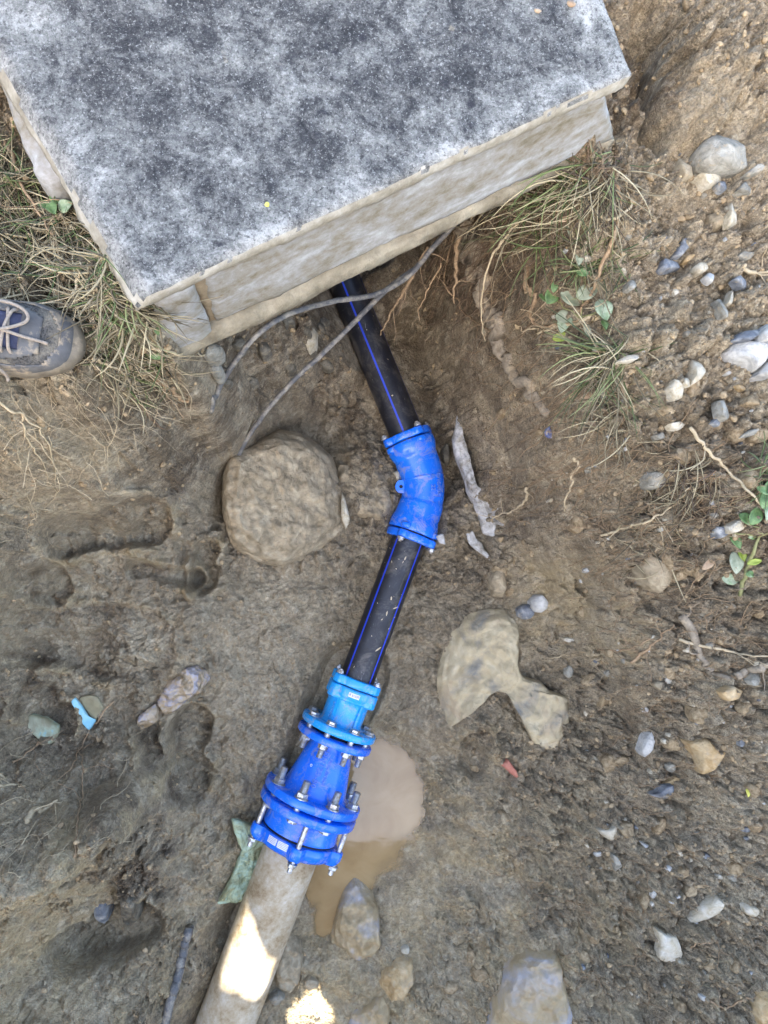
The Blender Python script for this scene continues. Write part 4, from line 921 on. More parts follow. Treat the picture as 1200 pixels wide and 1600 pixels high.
ST = [
('cream angular stone just below the broken concrete lump','pale',[(1090,272),(1105,266),(1128,275),(1125,288),(1105,292)],.022),
('small blue-grey chip right of the cream stone under the concrete lump','slate',el_pts(1129,291,9,7,20,7,13),.014),
('triangular tan stone below right of the concrete lump','grey',[(1153,296),(1168,280),(1176,300),(1160,302)],.016),
('pale flat flake beside the triangular tan stone','grey',[(1163,272),(1185,256),(1196,258),(1190,268),(1170,276)],.012),
('muddy wedge of stone sticking up left of the cream stone','mud',[(1061,258),(1066,242),(1082,258),(1086,272),(1070,276)],.02),
('mud-caked square stone below the small blue-grey chip','mud',[(1108,335),(1135,325),(1137,348),(1120,355),(1110,348)],.02),
('thin upright white flake pair on the right bank','pale',[(1138,352),(1139,335),(1148,312),(1150,330),(1153,348),(1143,354)],.016),
('pointed slate shard with ochre tip in a small hollow','slate',[(1052,400),(1068,373),(1078,369),(1076,388),(1062,403)],.02),
('flat blue-grey slate lying below the pointed shard','slate',[(1033,417),(1036,404),(1063,407),(1065,417),(1040,423)],.018),
('yellowish stone flake right of the flat slate','tan',[(1065,412),(1072,400),(1088,397),(1076,410)],.014),
('pale grey stone right of the yellowish flake','pale',el_pts(1095,418,10,8,10,7,20),.018),
('bright white chip below the pale grey stone','white',[(1101,432),(1108,426),(1116,430),(1113,442),(1106,439)],.014),
('half blue half white oval stone near the right edge','slate',[(1147,436),(1156,430),(1166,440),(1167,452),(1156,449)],.016),
('long grey stone leaning beside a mud clod','grey',[(1120,468),(1126,467),(1134,482),(1141,494),(1132,495),(1124,482)],.018),
('narrow cream flake right of the long grey stone','pale',[(1136,474),(1143,453),(1146,456),(1142,477)],.014),
('round grey white stone high on the right bank near the grass','grey',el_pts(986,445,8,8,0,8,25),.015),
('pale grey flat stone near a pebble cluster at right','grey',el_pts(1165,400,12,7,-20,7,26),.014),
('big bluish white limestone at the right edge','white',[(1137,548),(1150,533),(1175,532),(1195,532),(1206,545),(1198,566),(1183,580),(1165,566),(1145,562)],.04),
('dark blue slate lying on top of the big white limestone','slate',[(1142,533),(1160,518),(1188,514),(1190,522),(1172,533)],.026),
('second white limestone cut by the right edge','white',[(1186,585),(1198,566),(1220,560),(1225,600),(1200,590)],.04),
('bluish stone at the right edge above the white limestones','white',[(1190,520),(1200,505),(1220,508),(1218,532),(1196,531)],.03),
('long cream stone below the clover-like leaves','pale',[(963,566),(975,556),(1000,552),(1001,558),(988,565),(972,567)],.018),
('pointed white stone among the rubble left of the limestone','pale',[(1084,560),(1095,568),(1102,582),(1095,593),(1082,601),(1083,578)],.022),
('squarish whitish stone at the left of the rubble trio','pale',[(1043,608),(1055,592),(1067,600),(1066,622),(1052,627)],.022),
('tiny white stone in the middle of the rubble trio','pale',el_pts(1074,598,7,8,0,7,33),.014),
('long greyish stone below the rubble trio','grey',[(1122,626),(1131,625),(1140,650),(1135,657),(1126,650)],.02),
('blue slate fragment next to the long greyish stone','slate',[(1110,662),(1122,650),(1126,655),(1122,667)],.014),
('flat cream stone at the top end of the straw stick','pale',[(1044,662),(1060,658),(1074,662),(1062,672),(1048,671)],.014),
('dull pale stone left below the flat cream stone','grey',[(1022,680),(1035,675),(1040,684),(1028,688)],.014),
('pale grey spearhead stone at the right above the leaves','grey',[(1156,684),(1170,672),(1186,669),(1189,677),(1166,684)],.016),
('round yellowish grey pebble alone on the dark soil','grey',el_pts(1026,750,17,14,-10,10,41,.1),.026),
('blue-grey end of a long stone by the right hand plant','slate',[(1114,830),(1120,822),(1137,824),(1140,834),(1126,842),(1118,838)],.02),
('white end of a long stone by the right hand plant','pale',[(1138,822),(1155,812),(1165,813),(1169,824),(1150,833),(1140,833)],.02),
('mud-streaked triangular rock on the right bank','mud',[(1002,888),(1012,862),(1030,872),(1062,895),(1055,908),(1036,928),(1012,915)],.035),
('round white stone resting beside the tan rock','white',el_pts(845,944,14,14,0,9,45,.12),.03),
('blue-grey stone left of the round white stone','slate',el_pts(823,957,14,13,20,8,46),.028),
('flat cream stone chip on the lower trench bank','pale',el_pts(889,1000,10,5,5,7,47),.012),
('vertical muddy pebble below the cream chip','grey',el_pts(890,1050,7,11,0,7,48),.014),
('bluish white spear-shaped stone at the foot of the bank','white',[(1001,1175),(1008,1152),(1020,1143),(1024,1155),(1020,1172),(1008,1184)],.024),
('tan crumbling rock with a grey point on the right bank','tan',[(1075,1160),(1108,1155),(1125,1175),(1140,1175),(1118,1205),(1100,1212),(1092,1185)],.035),
('small pale grey stone above the yellow chip','grey',el_pts(1050,1200,8,8,30,6,51),.012),
('thin yellow stone chip','tan',[(1033,1226),(1046,1219),(1057,1213),(1064,1220),(1048,1227)],.01),
('blue-grey stone pair just under the yellow chip','slate',[(1016,1242),(1028,1238),(1038,1230),(1053,1227),(1054,1236),(1042,1248),(1025,1247)],.018),
('bluish flat pebble low on the right bank','slate',el_pts(1167,1297,10,5,10,7,54),.012),
('grey stone near the right edge above the boulders','grey',el_pts(1178,1061,11,11,0,7,55),.02),
('mud-coloured oval stone half buried in the bank','mud',el_pts(1033,1072,11,8,10,8,56),.014),
('pinkish pale rock beside a root at right','tan',[(1128,1082),(1145,1072),(1162,1080),(1155,1092),(1138,1096)],.02),
('long pale stone near the lower right corner','pale',[(1077,1441),(1095,1415),(1122,1402),(1134,1412),(1122,1428),(1090,1443)],.022),
('oval whitish pebble right of the long pale stone','pale',el_pts(1174,1424,13,9,15,9,59,.08),.018),
('broad fan-shaped pale flat stone near the lower right','pale',[(1025,1452),(1040,1460),(1058,1463),(1068,1490),(1062,1511),(1028,1499),(1031,1478)],.02),
('small triangular grey stone pointing up','grey',[(957,1336),(966,1340),(973,1355),(962,1363)],.014),
('pale tan irregular stone below centre of the right bank','pale',[(935,1298),(955,1295),(965,1292),(964,1308),(955,1314),(942,1307)],.018),
('tiny bright white chip left of the triangular stone','white',el_pts(935,1335,7,4,0,6,63),.01),
('small white curved chip above the triangular stone','white',[(1001,1316),(1008,1318),(1015,1322),(1009,1326)],.01),
('greyish pebble halfway down the right bank','grey',el_pts(1118,1190,9,6,20,7,65),.012),
('whitish angular stone in the dark gap under the chamber','pale',[(468,530),(480,504),(497,520),(496,540),(484,549)],.04),
('round grey stone at the trench lip under the chamber corner','grey',el_pts(330,549,17,13,-20,9,67,.12),.04),
('grey stone below the round one at the chamber corner','grey',el_pts(338,578,11,15,0,8,68,.15),.035),
('brown-grey stone wedged beside the upper hose','dark',el_pts(372,537,14,11,30,8,69),.03),
('dark stone between the upper hose and the chamber footing','dark',el_pts(412,545,10,14,10,8,70),.03),
('upright blue-grey stone in the lower left hollow','slate',[(145,1412),(156,1404),(171,1406),(170,1436),(161,1448),(147,1436)],.04),
('dark rounded stone right of the blue-grey one in the hollow','dark',[(186,1402),(200,1396),(214,1405),(215,1440),(200,1456),(188,1448)],.05),
('tan oval stone right of the lower black pipe','mud',[(765,905),(775,890),(790,893),(792,920),(785,934),(768,932)],.04),
('whitish chip at the left of the elbow on the mud','pale',[(615,738),(624,733),(630,742),(622,752)],.02),
('cream pebble above the tan rock near the bottom','pale',el_pts(634,1485,7,6,0,7,75),.016),
('pale grey stone half hidden under the old grey pipe','grey',[(418,1560),(434,1550),(446,1562),(430,1572)],.03),
('muddy pebble right of the oval cobble','mud',el_pts(487,1540,13,10,10,9,77,.1),.02),
('grey stone low in the trench beside the elbow rag','dark',[(690,702),(700,690),(704,715),(700,728),(692,720)],.03),
('small round pebble left of the bottle cap','dark',el_pts(800,1010,6,6,0,7,79),.012),
('pinkish chip on a root-bound clod','tan',el_pts(1158,606,8,4,35,6,80),.01),
]
ST.append(('white quartz chip on the right side of the broad boulder', 'pale', [(534,768),(541,786),(547,812),(541,826),(533,806)], .03))
for i, (lb, mt, pts, th) in enumerate(ST):
    stone(lb, mt, pts, th*1.15, 100+i, embed=.12 if mt not in ('mud',) else .35, lift=.004, facet=.6, rough=.045, wob=.015)
stone('triangular red brick fragment right of the puddle', M_BRICK, [(783,1195),(790,1190),(795,1187),(813,1213),(806,1216)], .02, 90, 'brick_fragment', 'brick', None, embed=.2)
rr = random.Random(5)
for i in range(16):     # dark gravel spilling out under the chamber corner
    u = rr.uniform(345, 520); v = rr.uniform(500, 600)
    if v > 640-(u-345)*.35: continue
    stone('small dark stone in the gravel spilling from under the chamber corner', 'dark', el_pts(u, v, rr.uniform(6, 12), rr.uniform(5, 9), rr.uniform(0, 90), 7, i), .025, 300+i, name='gravel_stone', group='dark gravel stones under the chamber corner', embed=.2)
N_P = 0
while N_P < 170:        # countable pale pebbles over the right bank
    u = rr.uniform(850, 1195); v = rr.uniform(220, 1590)
    if u < 850+ (0 if v < 1000 else 60) or (v < 330 and u < 1000): continue
    k = rr.random(); a = rr.choice([2.5, 3, 3.5, 4, 5, 6.5])
    mt = 'pale' if k < .4 else 'grey' if k < .7 else 'slate' if k < .85 else 'white'
    kind = {'pale': 'cream', 'grey': 'grey', 'slate': 'blue-grey', 'white': 'white'}[mt]
    stone('tiny %s pebble scattered on the crumbly right bank' % kind, mt, el_pts(u, v, a, a*rr.uniform(.5, .9), rr.uniform(0, 180), 7, N_P), a*.0016, 500+N_P, name='pebble', group='tiny %s pebbles on the right bank' % kind, n=10, embed=.2); N_P += 1

rr = random.Random(77); N_C = 0
while N_C < 70:
    u = rr.uniform(690, 1195); v = rr.uniform(560, 1590)
    if u < 760 and v < 1150: continue
    if rr.random() > (.35 if u < 900 else 1): continue
    a = rr.uniform(6, 15); stone('small brown clod of earth lying loose on the trench bank', 'clod', el_pts(u, v, a, a*rr.uniform(.6, .95), rr.uniform(0, 180), 8, N_C+900), a*.0018, 900+N_C, name='earth_clod', cat='clod', group='loose clods of earth on the banks', n=16, embed=.4, rough=.16, facet=.4); N_C += 1
# ================================================================ CRUMBS OF SOIL AND GRIT (nobody could count them)
def scatter(name, label, count, rmin, rmax, pw, mat, wfun, cols, seed, sub=1, squash=.7, kind='stuff', cat='soil', flat=False):
    g = np.random.default_rng(seed); bm = bmesh.new(); bmesh.ops.create_icosphere(bm, subdivisions=sub, radius=1)
    bv = np.array([v.co[:] for v in bm.verts]); bf = np.array([[v.index for v in f.verts] for f in bm.faces]); bm.free()
    x = g.uniform(X0+.05, X1-.05, count*8); y = g.uniform(Y0+.05, Y1-.05, count*8); keep = g.random(count*8) < wfun(x, y)
    x, y = x[keep][:count], y[keep][:count]; n = len(x); r = rmin+(rmax-rmin)*g.random(n)**pw
    zz = bil(dx, dy, z, x, y)
    V_ = bv[None]*(1+g.uniform(-.16, .16, (n, len(bv), 1))); V_ = V_*np.stack([g.uniform(.7, 1.3, n), g.uniform(.6, 1.0, n), g.uniform(.5, 1, n)*squash], -1)[:, None]; pl_ = g.normal(0, 1, (n, 5, 3)); pl_ /= np.linalg.norm(pl_, axis=-1, keepdims=True)
    for q_ in range(5):
        dd_ = np.einsum('nvk,nk->nv', V_, pl_[:, q_])-.5; V_ = V_-np.clip(dd_, 0, None)[..., None]*pl_[:, q_][:, None]
    a = g.uniform(0, 6.28, n); b = g.normal(0, .4, n)
    ca, sa, cb, sb = np.cos(a), np.sin(a), np.cos(b), np.sin(b)
    X_ = V_[..., 0]*cb[:, None]-V_[..., 2]*sb[:, None]; Z_ = V_[..., 0]*sb[:, None]+V_[..., 2]*cb[:, None]; Y_ = V_[..., 1]
    V2 = np.stack([X_*ca[:, None]-Y_*sa[:, None], X_*sa[:, None]+Y_*ca[:, None], Z_], -1)*r[:, None, None]+np.stack([x, y, zz+r*.12], -1)[:, None]
    me = bpy.data.meshes.new(name); vv = V2.reshape(-1, 3).astype(np.float32); ff = (bf[None]+np.arange(n)[:, None, None]*len(bv)).reshape(-1, 3).astype(np.int32)
    me.vertices.add(len(vv)); me.vertices.foreach_set('co', vv.ravel()); me.loops.add(ff.size); me.loops.foreach_set('vertex_index', ff.ravel())
    me.polygons.add(len(ff)); me.polygons.foreach_set('loop_start', np.arange(0, ff.size, 3, dtype=np.int32)); me.update()
    at_ = me.color_attributes.new('Col', 'FLOAT_COLOR', 'POINT'); cc = np.array(cols)[g.integers(0, len(cols), n)]*g.uniform(.8, 1.2, (n, 1)); cc[:, 3] = 1
    at_.data.foreach_set('color', np.repeat(cc, len(bv), 0).astype(np.float32).ravel())
    o = link(name, me, mat, smooth=not flat); return tag(o, label, cat, kind=kind)
m = Mat('crumb'); A = m.attr('Col'); m.set(color=m.mix(.55, A.outputs['Color'], m.ramp(m.noise(260, 5, .7), [(.3, C(96, 80, 58)), (.7, C(184, 165, 132))]), 'MIX'), rough=.9, spec=.2); m.bump(m.noise(500, 4, .6), .5, .0012); M_CRUMB = m.m
m = Mat('grit'); A = m.attr('Col'); m.set(color=m.mix(.3, A.outputs['Color'], m.ramp(m.noise(200, 5, .7), [(.3, C(120, 108, 88)), (.7, C(200, 190, 168))])), rough=.85, spec=.3); M_GRIT = m.m
cwf = lambda x, y: np.clip(bil(dx, dy, cw, x, y), 0.0, 1)**1.3+.03
soilc = [C(130, 111, 82), C(148, 129, 98), C(108, 91, 67), C(166, 147, 116), C(92, 77, 57), C(138, 120, 90)]
scatter('soil_crumbs', 'loose brown soil crumbs strewn over both banks', 17000, .0018, .0095, 4.0, M_CRUMB, cwf, soilc, 21, sub=2, flat=True)
scatter('grit', 'fine pale and grey grit mixed into the soil', 1900, .0010, .0034, 4, M_GRIT, lambda x, y: cwf(x, y)*(.12+.88*(x > .35)), [C(180, 170, 148), C(140, 134, 120), C(116, 116, 114), C(196, 188, 168), C(160, 144, 114)], 22, sub=1)

# ================================================================ HOSES, ROOTS, STICKS
def strand_mb(mb, pts, r, lift=0.0, n=6, k=6, wob=0.0, jit=.06, tip=None, zs=None, col=None):
    """pts in photo pixels; follows the soil (or the given heights)"""
    if zs is not None: w_ = [P(u, v, max(zz, G(u, v).z+r*1.2)) for (u, v), zz in zip(pts, zs)]
    else: w_ = [G(u, v, lift) for u, v in pts]
    sp_ = spline(w_, n)
    if wob: sp_ = [p+Vector((mnoise.noise(p*60), mnoise.noise(p*60+Vector((9, 0, 0))), .6*mnoise.noise(p*50+Vector((0, 7, 0)))))*wob for p in sp_]
    if zs is None:
        for p in sp_[1:-1]:
            if X0 < p.x < X1 and Y0 < p.y < Y1: p.z = max(p.z, gz(p.x, p.y)+r*.4)
    else:
        for p in sp_:
            if X0 < p.x < X1 and Y0 < p.y < Y1: p.z = max(p.z, gz(p.x, p.y)+r*.8)
    m_ = len(sp_); t_ = r*.35 if tip is None else tip
    mb.tube(sp_, [r+(t_-r)*(i/(m_-1))**1.5 for i in range(m_)], k, col, jit=jit); return sp_
m = Mat('dirty_black_hose'); d = m.noise(45, 8, .7); c = m.mix(m.ramp(d, [(.46, 0.0), (.66, 1.0)]), C(82, 82, 82), C(150, 143, 128)); m.set(color=c, rough=.6); m.bump(d, .5, .003); M_HOSE = m.m
mb = MB(); strand_mb(mb, [(330,643),(344,602),(372,558),(405,520),(450,491),(520,471),(590,459),(640,430),(672,392),(700,362),(730,330)], .0052, n=10, k=14, wob=.001, jit=.02, tip=.0052, zs=[.62,.68,.72,.74,.72,.66,.60,.58,.60,.63,.66])
tag(mb.build('hose', M_HOSE), 'upper thin dark hose arching over the black pipe below the chamber', 'hose', 'thin dark hoses crossing the black pipe')
mb = MB(); strand_mb(mb, [(372,712),(388,682),(418,640),(458,595),(500,556),(545,512),(578,478),(612,446),(650,418),(676,388),(704,356),(730,326)], .0058, n=10, k=14, wob=.0012, jit=.03, tip=.0058, zs=[.27,.33,.38,.41,.43,.44,.45,.47,.50,.55,.60,.64])
tag(mb.build('hose', M_HOSE), 'lower mud-smeared hose running from the pipe crossing down to the boulder', 'hose', 'thin dark hoses crossing the black pipe')
for t_, (u, v, zz) in enumerate([(560, 494, .445), (440, 612, .395), (473, 578, .42)]):
    pass
mb = MB(); sp_ = strand_mb(mb, [(297,1445),(290,1475),(280,1520),(268,1560),(256,1610)], .0105, .012, n=14, k=12, wob=.002, tip=.0105)
tag(mb.build('hose', M_HOSE), 'mud-crusted ribbed hose lying in the soil at the bottom left', 'hose')
M_BARK = simple('root_bark', C(112, 100, 82), C(162, 150, 130), 60, .9, .9, .004, dirt=.3, dirtscale=30)
M_ROOT = simple('pale_root', C(120, 98, 72), C(166, 142, 110), 120, .85, .5)
M_ROOTP = simple('bleached_root', C(156, 138, 106), C(194, 178, 146), 120, .85, .4)
M_ROOTR = simple('reddish_root', C(84, 68, 52), C(122, 102, 80), 120, .85, .5)
mb = MB(); strand_mb(mb, [(700,345),(718,385),(738,430),(756,480),(770,530),(792,580),(826,622),(850,650)], .021, .022, n=10, k=16, wob=.010, tip=.009, jit=.08)
tag(mb.build('tree_root', M_BARK), 'thick grey-brown root running down the right trench wall', 'root')
RT = [ # label, material, points, radius, lift, heights
('thick pale root dangling over the black pipe from the chamber base', M_ROOT, [(668,385),(655,410),(640,440),(622,470),(607,495),(594,524)], .0052, None, [.6,.58,.55,.50,.44,.38]),
('thin root hanging left of the dangling pale root', M_ROOTR, [(648,430),(640,445),(630,465),(618,490)], .0028, None, [.55,.52,.50,.46]),
('slender root hanging beside the pipe on the right', M_ROOT, [(690,410),(668,455),(655,480),(656,502)], .0028, None, [.5,.46,.42,.4]),
('long straw-coloured root drooping in front of the thick root', M_ROOTP, [(830,330),(790,370),(765,410),(757,450),(753,490),(757,534)], .0032, None, [.76,.72,.68,.64,.6,.56]),
('forked root running from the pipe gap towards the thick root', M_ROOT, [(664,405),(690,440),(708,475),(730,500),(752,515),(762,522)], .0038, .02, None),
('broken vertical stub root below the chamber', M_ROOT, [(716,370),(714,410),(711,445),(711,473)], .0058, None, [.62,.58,.54,.5]),
('short reddish root stub left of the thick root', M_ROOTR, [(661,415),(680,440),(700,452)], .0058, .02, None),
('curved tan root stem above the ivy leaves', M_ROOT, [(820,420),(821,460),(822,490),(835,510),(870,512),(905,500)], .0060, .012, None),
('pale crooked root pointing left from the leaves', M_ROOTP, [(935,500),(900,508),(860,518),(830,524),(800,518)], .0048, .014, None),
('long brown stem running down beside the grass at the top right', M_ROOT, [(945,290),(962,330),(950,375),(935,425),(915,470),(900,500)], .0058, .016, None),
('forked whitish twig by the stem below the slab corner', M_ROOTP, [(900,322),(920,338),(944,354),(975,335),(985,325)], .0042, .02, None),
('straw stick running diagonally to the right edge', M_ROOTP, [(1072,670),(1100,706),(1130,735),(1165,768),(1190,798),(1215,840)], .0044, .012, None),
('pale root stub cut by the right edge', M_ROOTP, [(1148,420),(1170,427),(1190,428),(1215,432)], .0055, .008, None),
('short pale vertical root on the right slope', M_ROOTP, [(896,716),(893,742),(885,775),(879,800)], .0050, .008, None),
('yellowish bramble stem below the pebble', M_ROOTP, [(935,838),(970,826),(1010,812),(1040,795),(1072,765)], .0036, .016, None),
('long pale root crossing to the right edge', M_ROOTP, [(1058,1000),(1100,1010),(1150,1020),(1215,1026)], .0046, .01, None),
('curved brown root in the middle of the right bank', M_ROOT, [(985,1035),(1005,1015),(1030,990),(1050,975)], .0045, .01, None),
('smooth thin root arching over the ochre clay', M_ROOT, [(930,1015),(965,1016),(1000,1004),(1018,986)], .0026, .01, None),
('knobbly thick root in the right bank', M_BARK, [(1063,962),(1078,985),(1088,1010),(1092,1030),(1112,1052),(1128,1058)], .0098, .008, None),
('twisted root ending at the right edge', M_BARK, [(1145,1058),(1168,1045),(1190,1038),(1215,1032)], .0085, .008, None),
('pale branched root beside the torn rag', M_ROOTP, [(822,762),(815,785),(795,800),(778,805),(765,815)], .0050, .012, None),
('thick pale root piece on the lower left bank', M_ROOTP, [(40,1282),(55,1266),(72,1260),(92,1251)], .0080, .006, None),
('short orange-white root at the left edge', M_ROOTP, [(-8,1209),(4,1212),(13,1217)], .0058, .006, None),
('pale wavy root just below it at the left edge', M_ROOTP, [(0,1228),(15,1224),(30,1222),(42,1230)], .0036, .006, None),
('forked root crossing the mud above the left bank', M_ROOT, [(18,1192),(35,1180),(52,1170),(64,1158)], .0030, .006, None),
('long thin stalk standing on the left bank', M_ROOT, [(120,1336),(124,1290),(130,1240),(130,1190),(125,1165)], .0022, .012, None),
('curved twig from the blue scrap down the left bank', M_ROOT, [(180,1095),(150,1130),(130,1165),(115,1195),(90,1215)], .0028, .012, None),
('short brown root pair end below the chamber corner', M_ROOTR, [(212,622),(228,645),(245,662),(257,672)], .0052, .01, None),
('pale knotted root at the foot of the chamber corner', M_ROOT, [(248,595),(270,612),(285,625),(302,628)], .0058, .01, None),
('straight straw stem right of the shoe', M_ROOTP, [(122,470),(128,448),(132,428),(136,408)], .0030, .02, None),
('long horizontal straw stem crossing under the chamber corner', M_ROOTP, [(240,552),(275,556),(305,560),(333,557)], .0030, .02, None),
('bent straw stem from the left edge below the shoe', M_ROOTP, [(-5,612),(20,640),(55,660),(80,700),(97,770)], .0026, .014, None),
('second bent straw stem under the shoe', M_ROOTP, [(40,650),(50,690),(75,730),(98,780)], .0020, .014, None),
('pale root under the shoe toe', M_ROOTP, [(148,562),(165,572),(190,580),(212,584)], .0028, .012, None),
('long straw blade lying left of the slab', M_ROOT, [(22,240),(45,300),(70,345),(95,385)], .0032, .03, None),
('small pale root beside the tan rocks', M_ROOTP, [(860,1030),(885,1022),(905,1026),(918,1032)], .0016, .004, None),
('thin root across the lower right soil', M_ROOT, [(840,1395),(870,1400),(900,1410),(935,1415)], .0016, .004, None),
('forked twig near the bottom right corner', M_ROOT, [(1108,1560),(1130,1572),(1160,1560),(1190,1548)], .0032, .006, None),
('pale dry stalk at the bottom right', M_ROOT, [(1078,1478),(1095,1468),(1120,1472),(1120,1514)], .0026, .006, None),
]
for i, (lb, mt, pts, r, lf, zs) in enumerate(RT):
    if mt is not M_BARK: r *= .78
    mb = MB(); sp_ = strand_mb(mb, pts, r, lf or 0, n=8, k=8, wob=.006, zs=zs)
    # side rootlets
    for q in range(rnd.randint(1, 4) if r < .007 else 2):
        s0 = sp_[rnd.randrange(2, len(sp_)-2)]; d0 = Vector((rnd.uniform(-1, 1), rnd.uniform(-1, 1), rnd.uniform(-.2, .5))).normalized(); pp = [s0]
        for st_ in range(5):
            d0 = (d0+Vector((rnd.uniform(-.6, .6), rnd.uniform(-.6, .6), rnd.uniform(-.3, .3)))).normalized(); nx = pp[-1]+d0*rnd.uniform(.008, .018)
            if X0 < nx.x < X1 and Y0 < nx.y < Y1 and zs is None: nx.z = max(nx.z, gz(nx.x, nx.y)+.001)
            pp.append(nx)
        mb.tube(pp, [max(.0006, r*.3*(1-.15*j)) for j in range(6)], 5)
    tag(mb.build('root' if mt is not M_BARK else 'tree_root', mt), lb, 'root', 'roots and stems in the banks')
# hair roots
def hair(name, label, spots, count, seed, mat, r0=.0011, seg=9, step=.012, liftmax=.02, cat='roots'):
    rr = random.Random(seed); mb = MB()
    for i in range(count):
        u, v, su_, sv_ = rr.choice(spots); u = rr.gauss(u, su_); v = rr.gauss(v, sv_)
        p = G(u, v, .002); a = rr.uniform(0, 6.28); pp = [p]; h = 0; st_ = step*rr.uniform(.5, 1.5); r = r0*rr.uniform(.5, 1.4)
        hm = rr.uniform(.001, liftmax)
        for k in range(rr.randint(4, seg)):
            a += rr.gauss(0, .5); h += rr.gauss(0, .004); x = pp[-1].x+math.cos(a)*st_; y = pp[-1].y+math.sin(a)*st_
            if not (X0+.02 < x < X1-.02 and Y0+.02 < y < Y1-.02): break
            zz = gz(x, y)+.001+min(hm, abs(h)); pp.append(Vector((x, y, max(zz, pp[-1].z-.012))))
        if len(pp) > 2: mb.tube(pp, [r*(1-.6*j/len(pp)) for j in range(len(pp))], 4)
    return tag(mb.build(name, mat), label, cat, kind='stuff')
hair('fine_roots', 'hair-fine pale roots matted over the right bank', [(740,430,45,45),(800,560,40,45),(880,720,50,60),(830,750,40,40),(1080,760,40,40),(1020,830,60,40),(1060,960,70,50),(1100,1050,60,40),(960,900,40,40),(850,640,40,40),(1030,1180,60,50),(930,780,40,50)], 700, 31, M_ROOT, r0=.0008, step=.009)
hair('fine_roots', 'brown hair roots hanging under the chamber edge', [(700,400,30,28),(745,450,30,30),(820,360,50,30),(760,380,30,20)], 260, 32, M_ROOTR, liftmax=.05)
hair('fine_roots', 'bleached hair roots on the left bank below the shoe', [(25,740,25,50),(60,720,30,50),(180,640,50,40),(230,600,35,30),(120,650,50,40),(20,1300,40,70),(120,1240,60,60)], 170, 33, M_ROOTP, r0=.0007, step=.008)
hair('fine_roots', 'sparse thin roots over the lower right soil', [(950,1300,90,90),(1100,1350,80,120),(1000,1500,100,60),(820,1300,60,80)], 110, 34, M_ROOT, r0=.0009)

# ================================================================ GRASS
def blades(name, label, gen, count, seed, cols, kind=None, cat='grass', wid=(.0006, .0017), group=None):
    rr = random.Random(seed); mb = MB(); made = 0
    for i in range(count):
        g_ = gen(rr)
        if g_ is None: continue
        p, a, L, arch, curl = g_; wd = rr.uniform(*wid); k = 6; pts = []; c = rr.choice(cols); q = rr.uniform(.75, 1.25); c = (c[0]*q, c[1]*q, c[2]*q, 1)
        x, y, zz = p
        ph = rr.uniform(.5, 1.1)
        for j in range(k+1):
            t = j/k; h = arch*math.sin(math.pi*min(1, t*ph))*L
            pts.append(Vector((x, y, zz+h))); a += curl/k; x += math.cos(a)*L/k; y += math.sin(a)*L/k
        for j in range(1, k+1):
            if X0 < pts[j].x < X1 and Y0 < pts[j].y < Y1: pts[j].z = max(pts[j].z, gz(pts[j].x, pts[j].y)+.002)
        vs = []
        for j in range(k+1):
            d = pts[min(j+1, k)]-pts[max(j-1, 0)]; s_ = Vector((-d.y, d.x, 0)); s_ = s_.normalized() if s_.length > 1e-6 else Vector((1, 0, 0))
            ww = wd*(1-(j/k)**2*.85); vs += [pts[j]+s_*ww, pts[j]-s_*ww+Vector((0, 0, wd*.5)), pts[j]+Vector((0, 0, -wd*.7))]
        fs = [(j*3+b, j*3+(b+1) % 3, (j+1)*3+(b+1) % 3, (j+1)*3+b) for j in range(k) for b in range(3)]
        mb.add(vs, fs, c); made += 1
    o = mb.build(name, M_GRASS); return tag(o, label, cat, group, kind)
m = Mat('grass_blade'); A = m.attr('Col'); m.set(color=A.outputs['Color'], rough=.6, spec=.35); M_GRASS = m.m
straw = [C(124, 113, 86), C(144, 132, 102), C(100, 90, 68), C(166, 154, 122), C(84, 75, 56)]
green = [C(80, 92, 52), C(100, 112, 68), C(72, 82, 52), C(124, 130, 86)]
def inpoly(u, v, poly):
    c = False; j = len(poly)-1
    for i in range(len(poly)):
        if (poly[i][1] > v) != (poly[j][1] > v) and u < (poly[j][0]-poly[i][0])*(v-poly[i][1])/(poly[j][1]-poly[i][1])+poly[i][0]: c = not c
        j = i
    return c
Lp = [(-60,150),(60,300),(150,330),(260,500),(290,590),(225,640),(160,600),(150,540),(90,470),(-60,450)]
def gl(rr):
    u, v = rr.uniform(-60, 290), rr.uniform(150, 640)
    if not inpoly(u, v, Lp): return None
    if v > 520 and rr.random() < .5: return None
    return G(u, v, .002), rr.gauss(-.4, .9)+(math.pi if rr.random() < .5 else 0), rr.uniform(.02, .09), rr.uniform(.0, .10), rr.gauss(0, .8)
blades('dead_grass', 'flattened grey-brown dead grass between the shoe and the slab', gl, 4200, 41, straw+straw+green[:1], 'stuff')
def gl2(rr):
    u, v = rr.choice([(10, 260, 20, 30), (60, 320, 30, 15), (170, 380, 25, 35), (215, 470, 18, 30), (20, 300, 20, 20), (230, 590, 10, 12)])[:2]
    u = rr.gauss(u, 22); v = rr.gauss(v, 26); 
    if not inpoly(u, v, Lp): return None
    return G(u, v, .002), rr.uniform(0, 6.28), rr.uniform(.03, .07), rr.uniform(.05, .3), rr.gauss(0, .8)
blades('green_grass', 'thin green grass growing along the left edge of the slab', gl2, 300, 42, green+straw[:2], 'stuff')
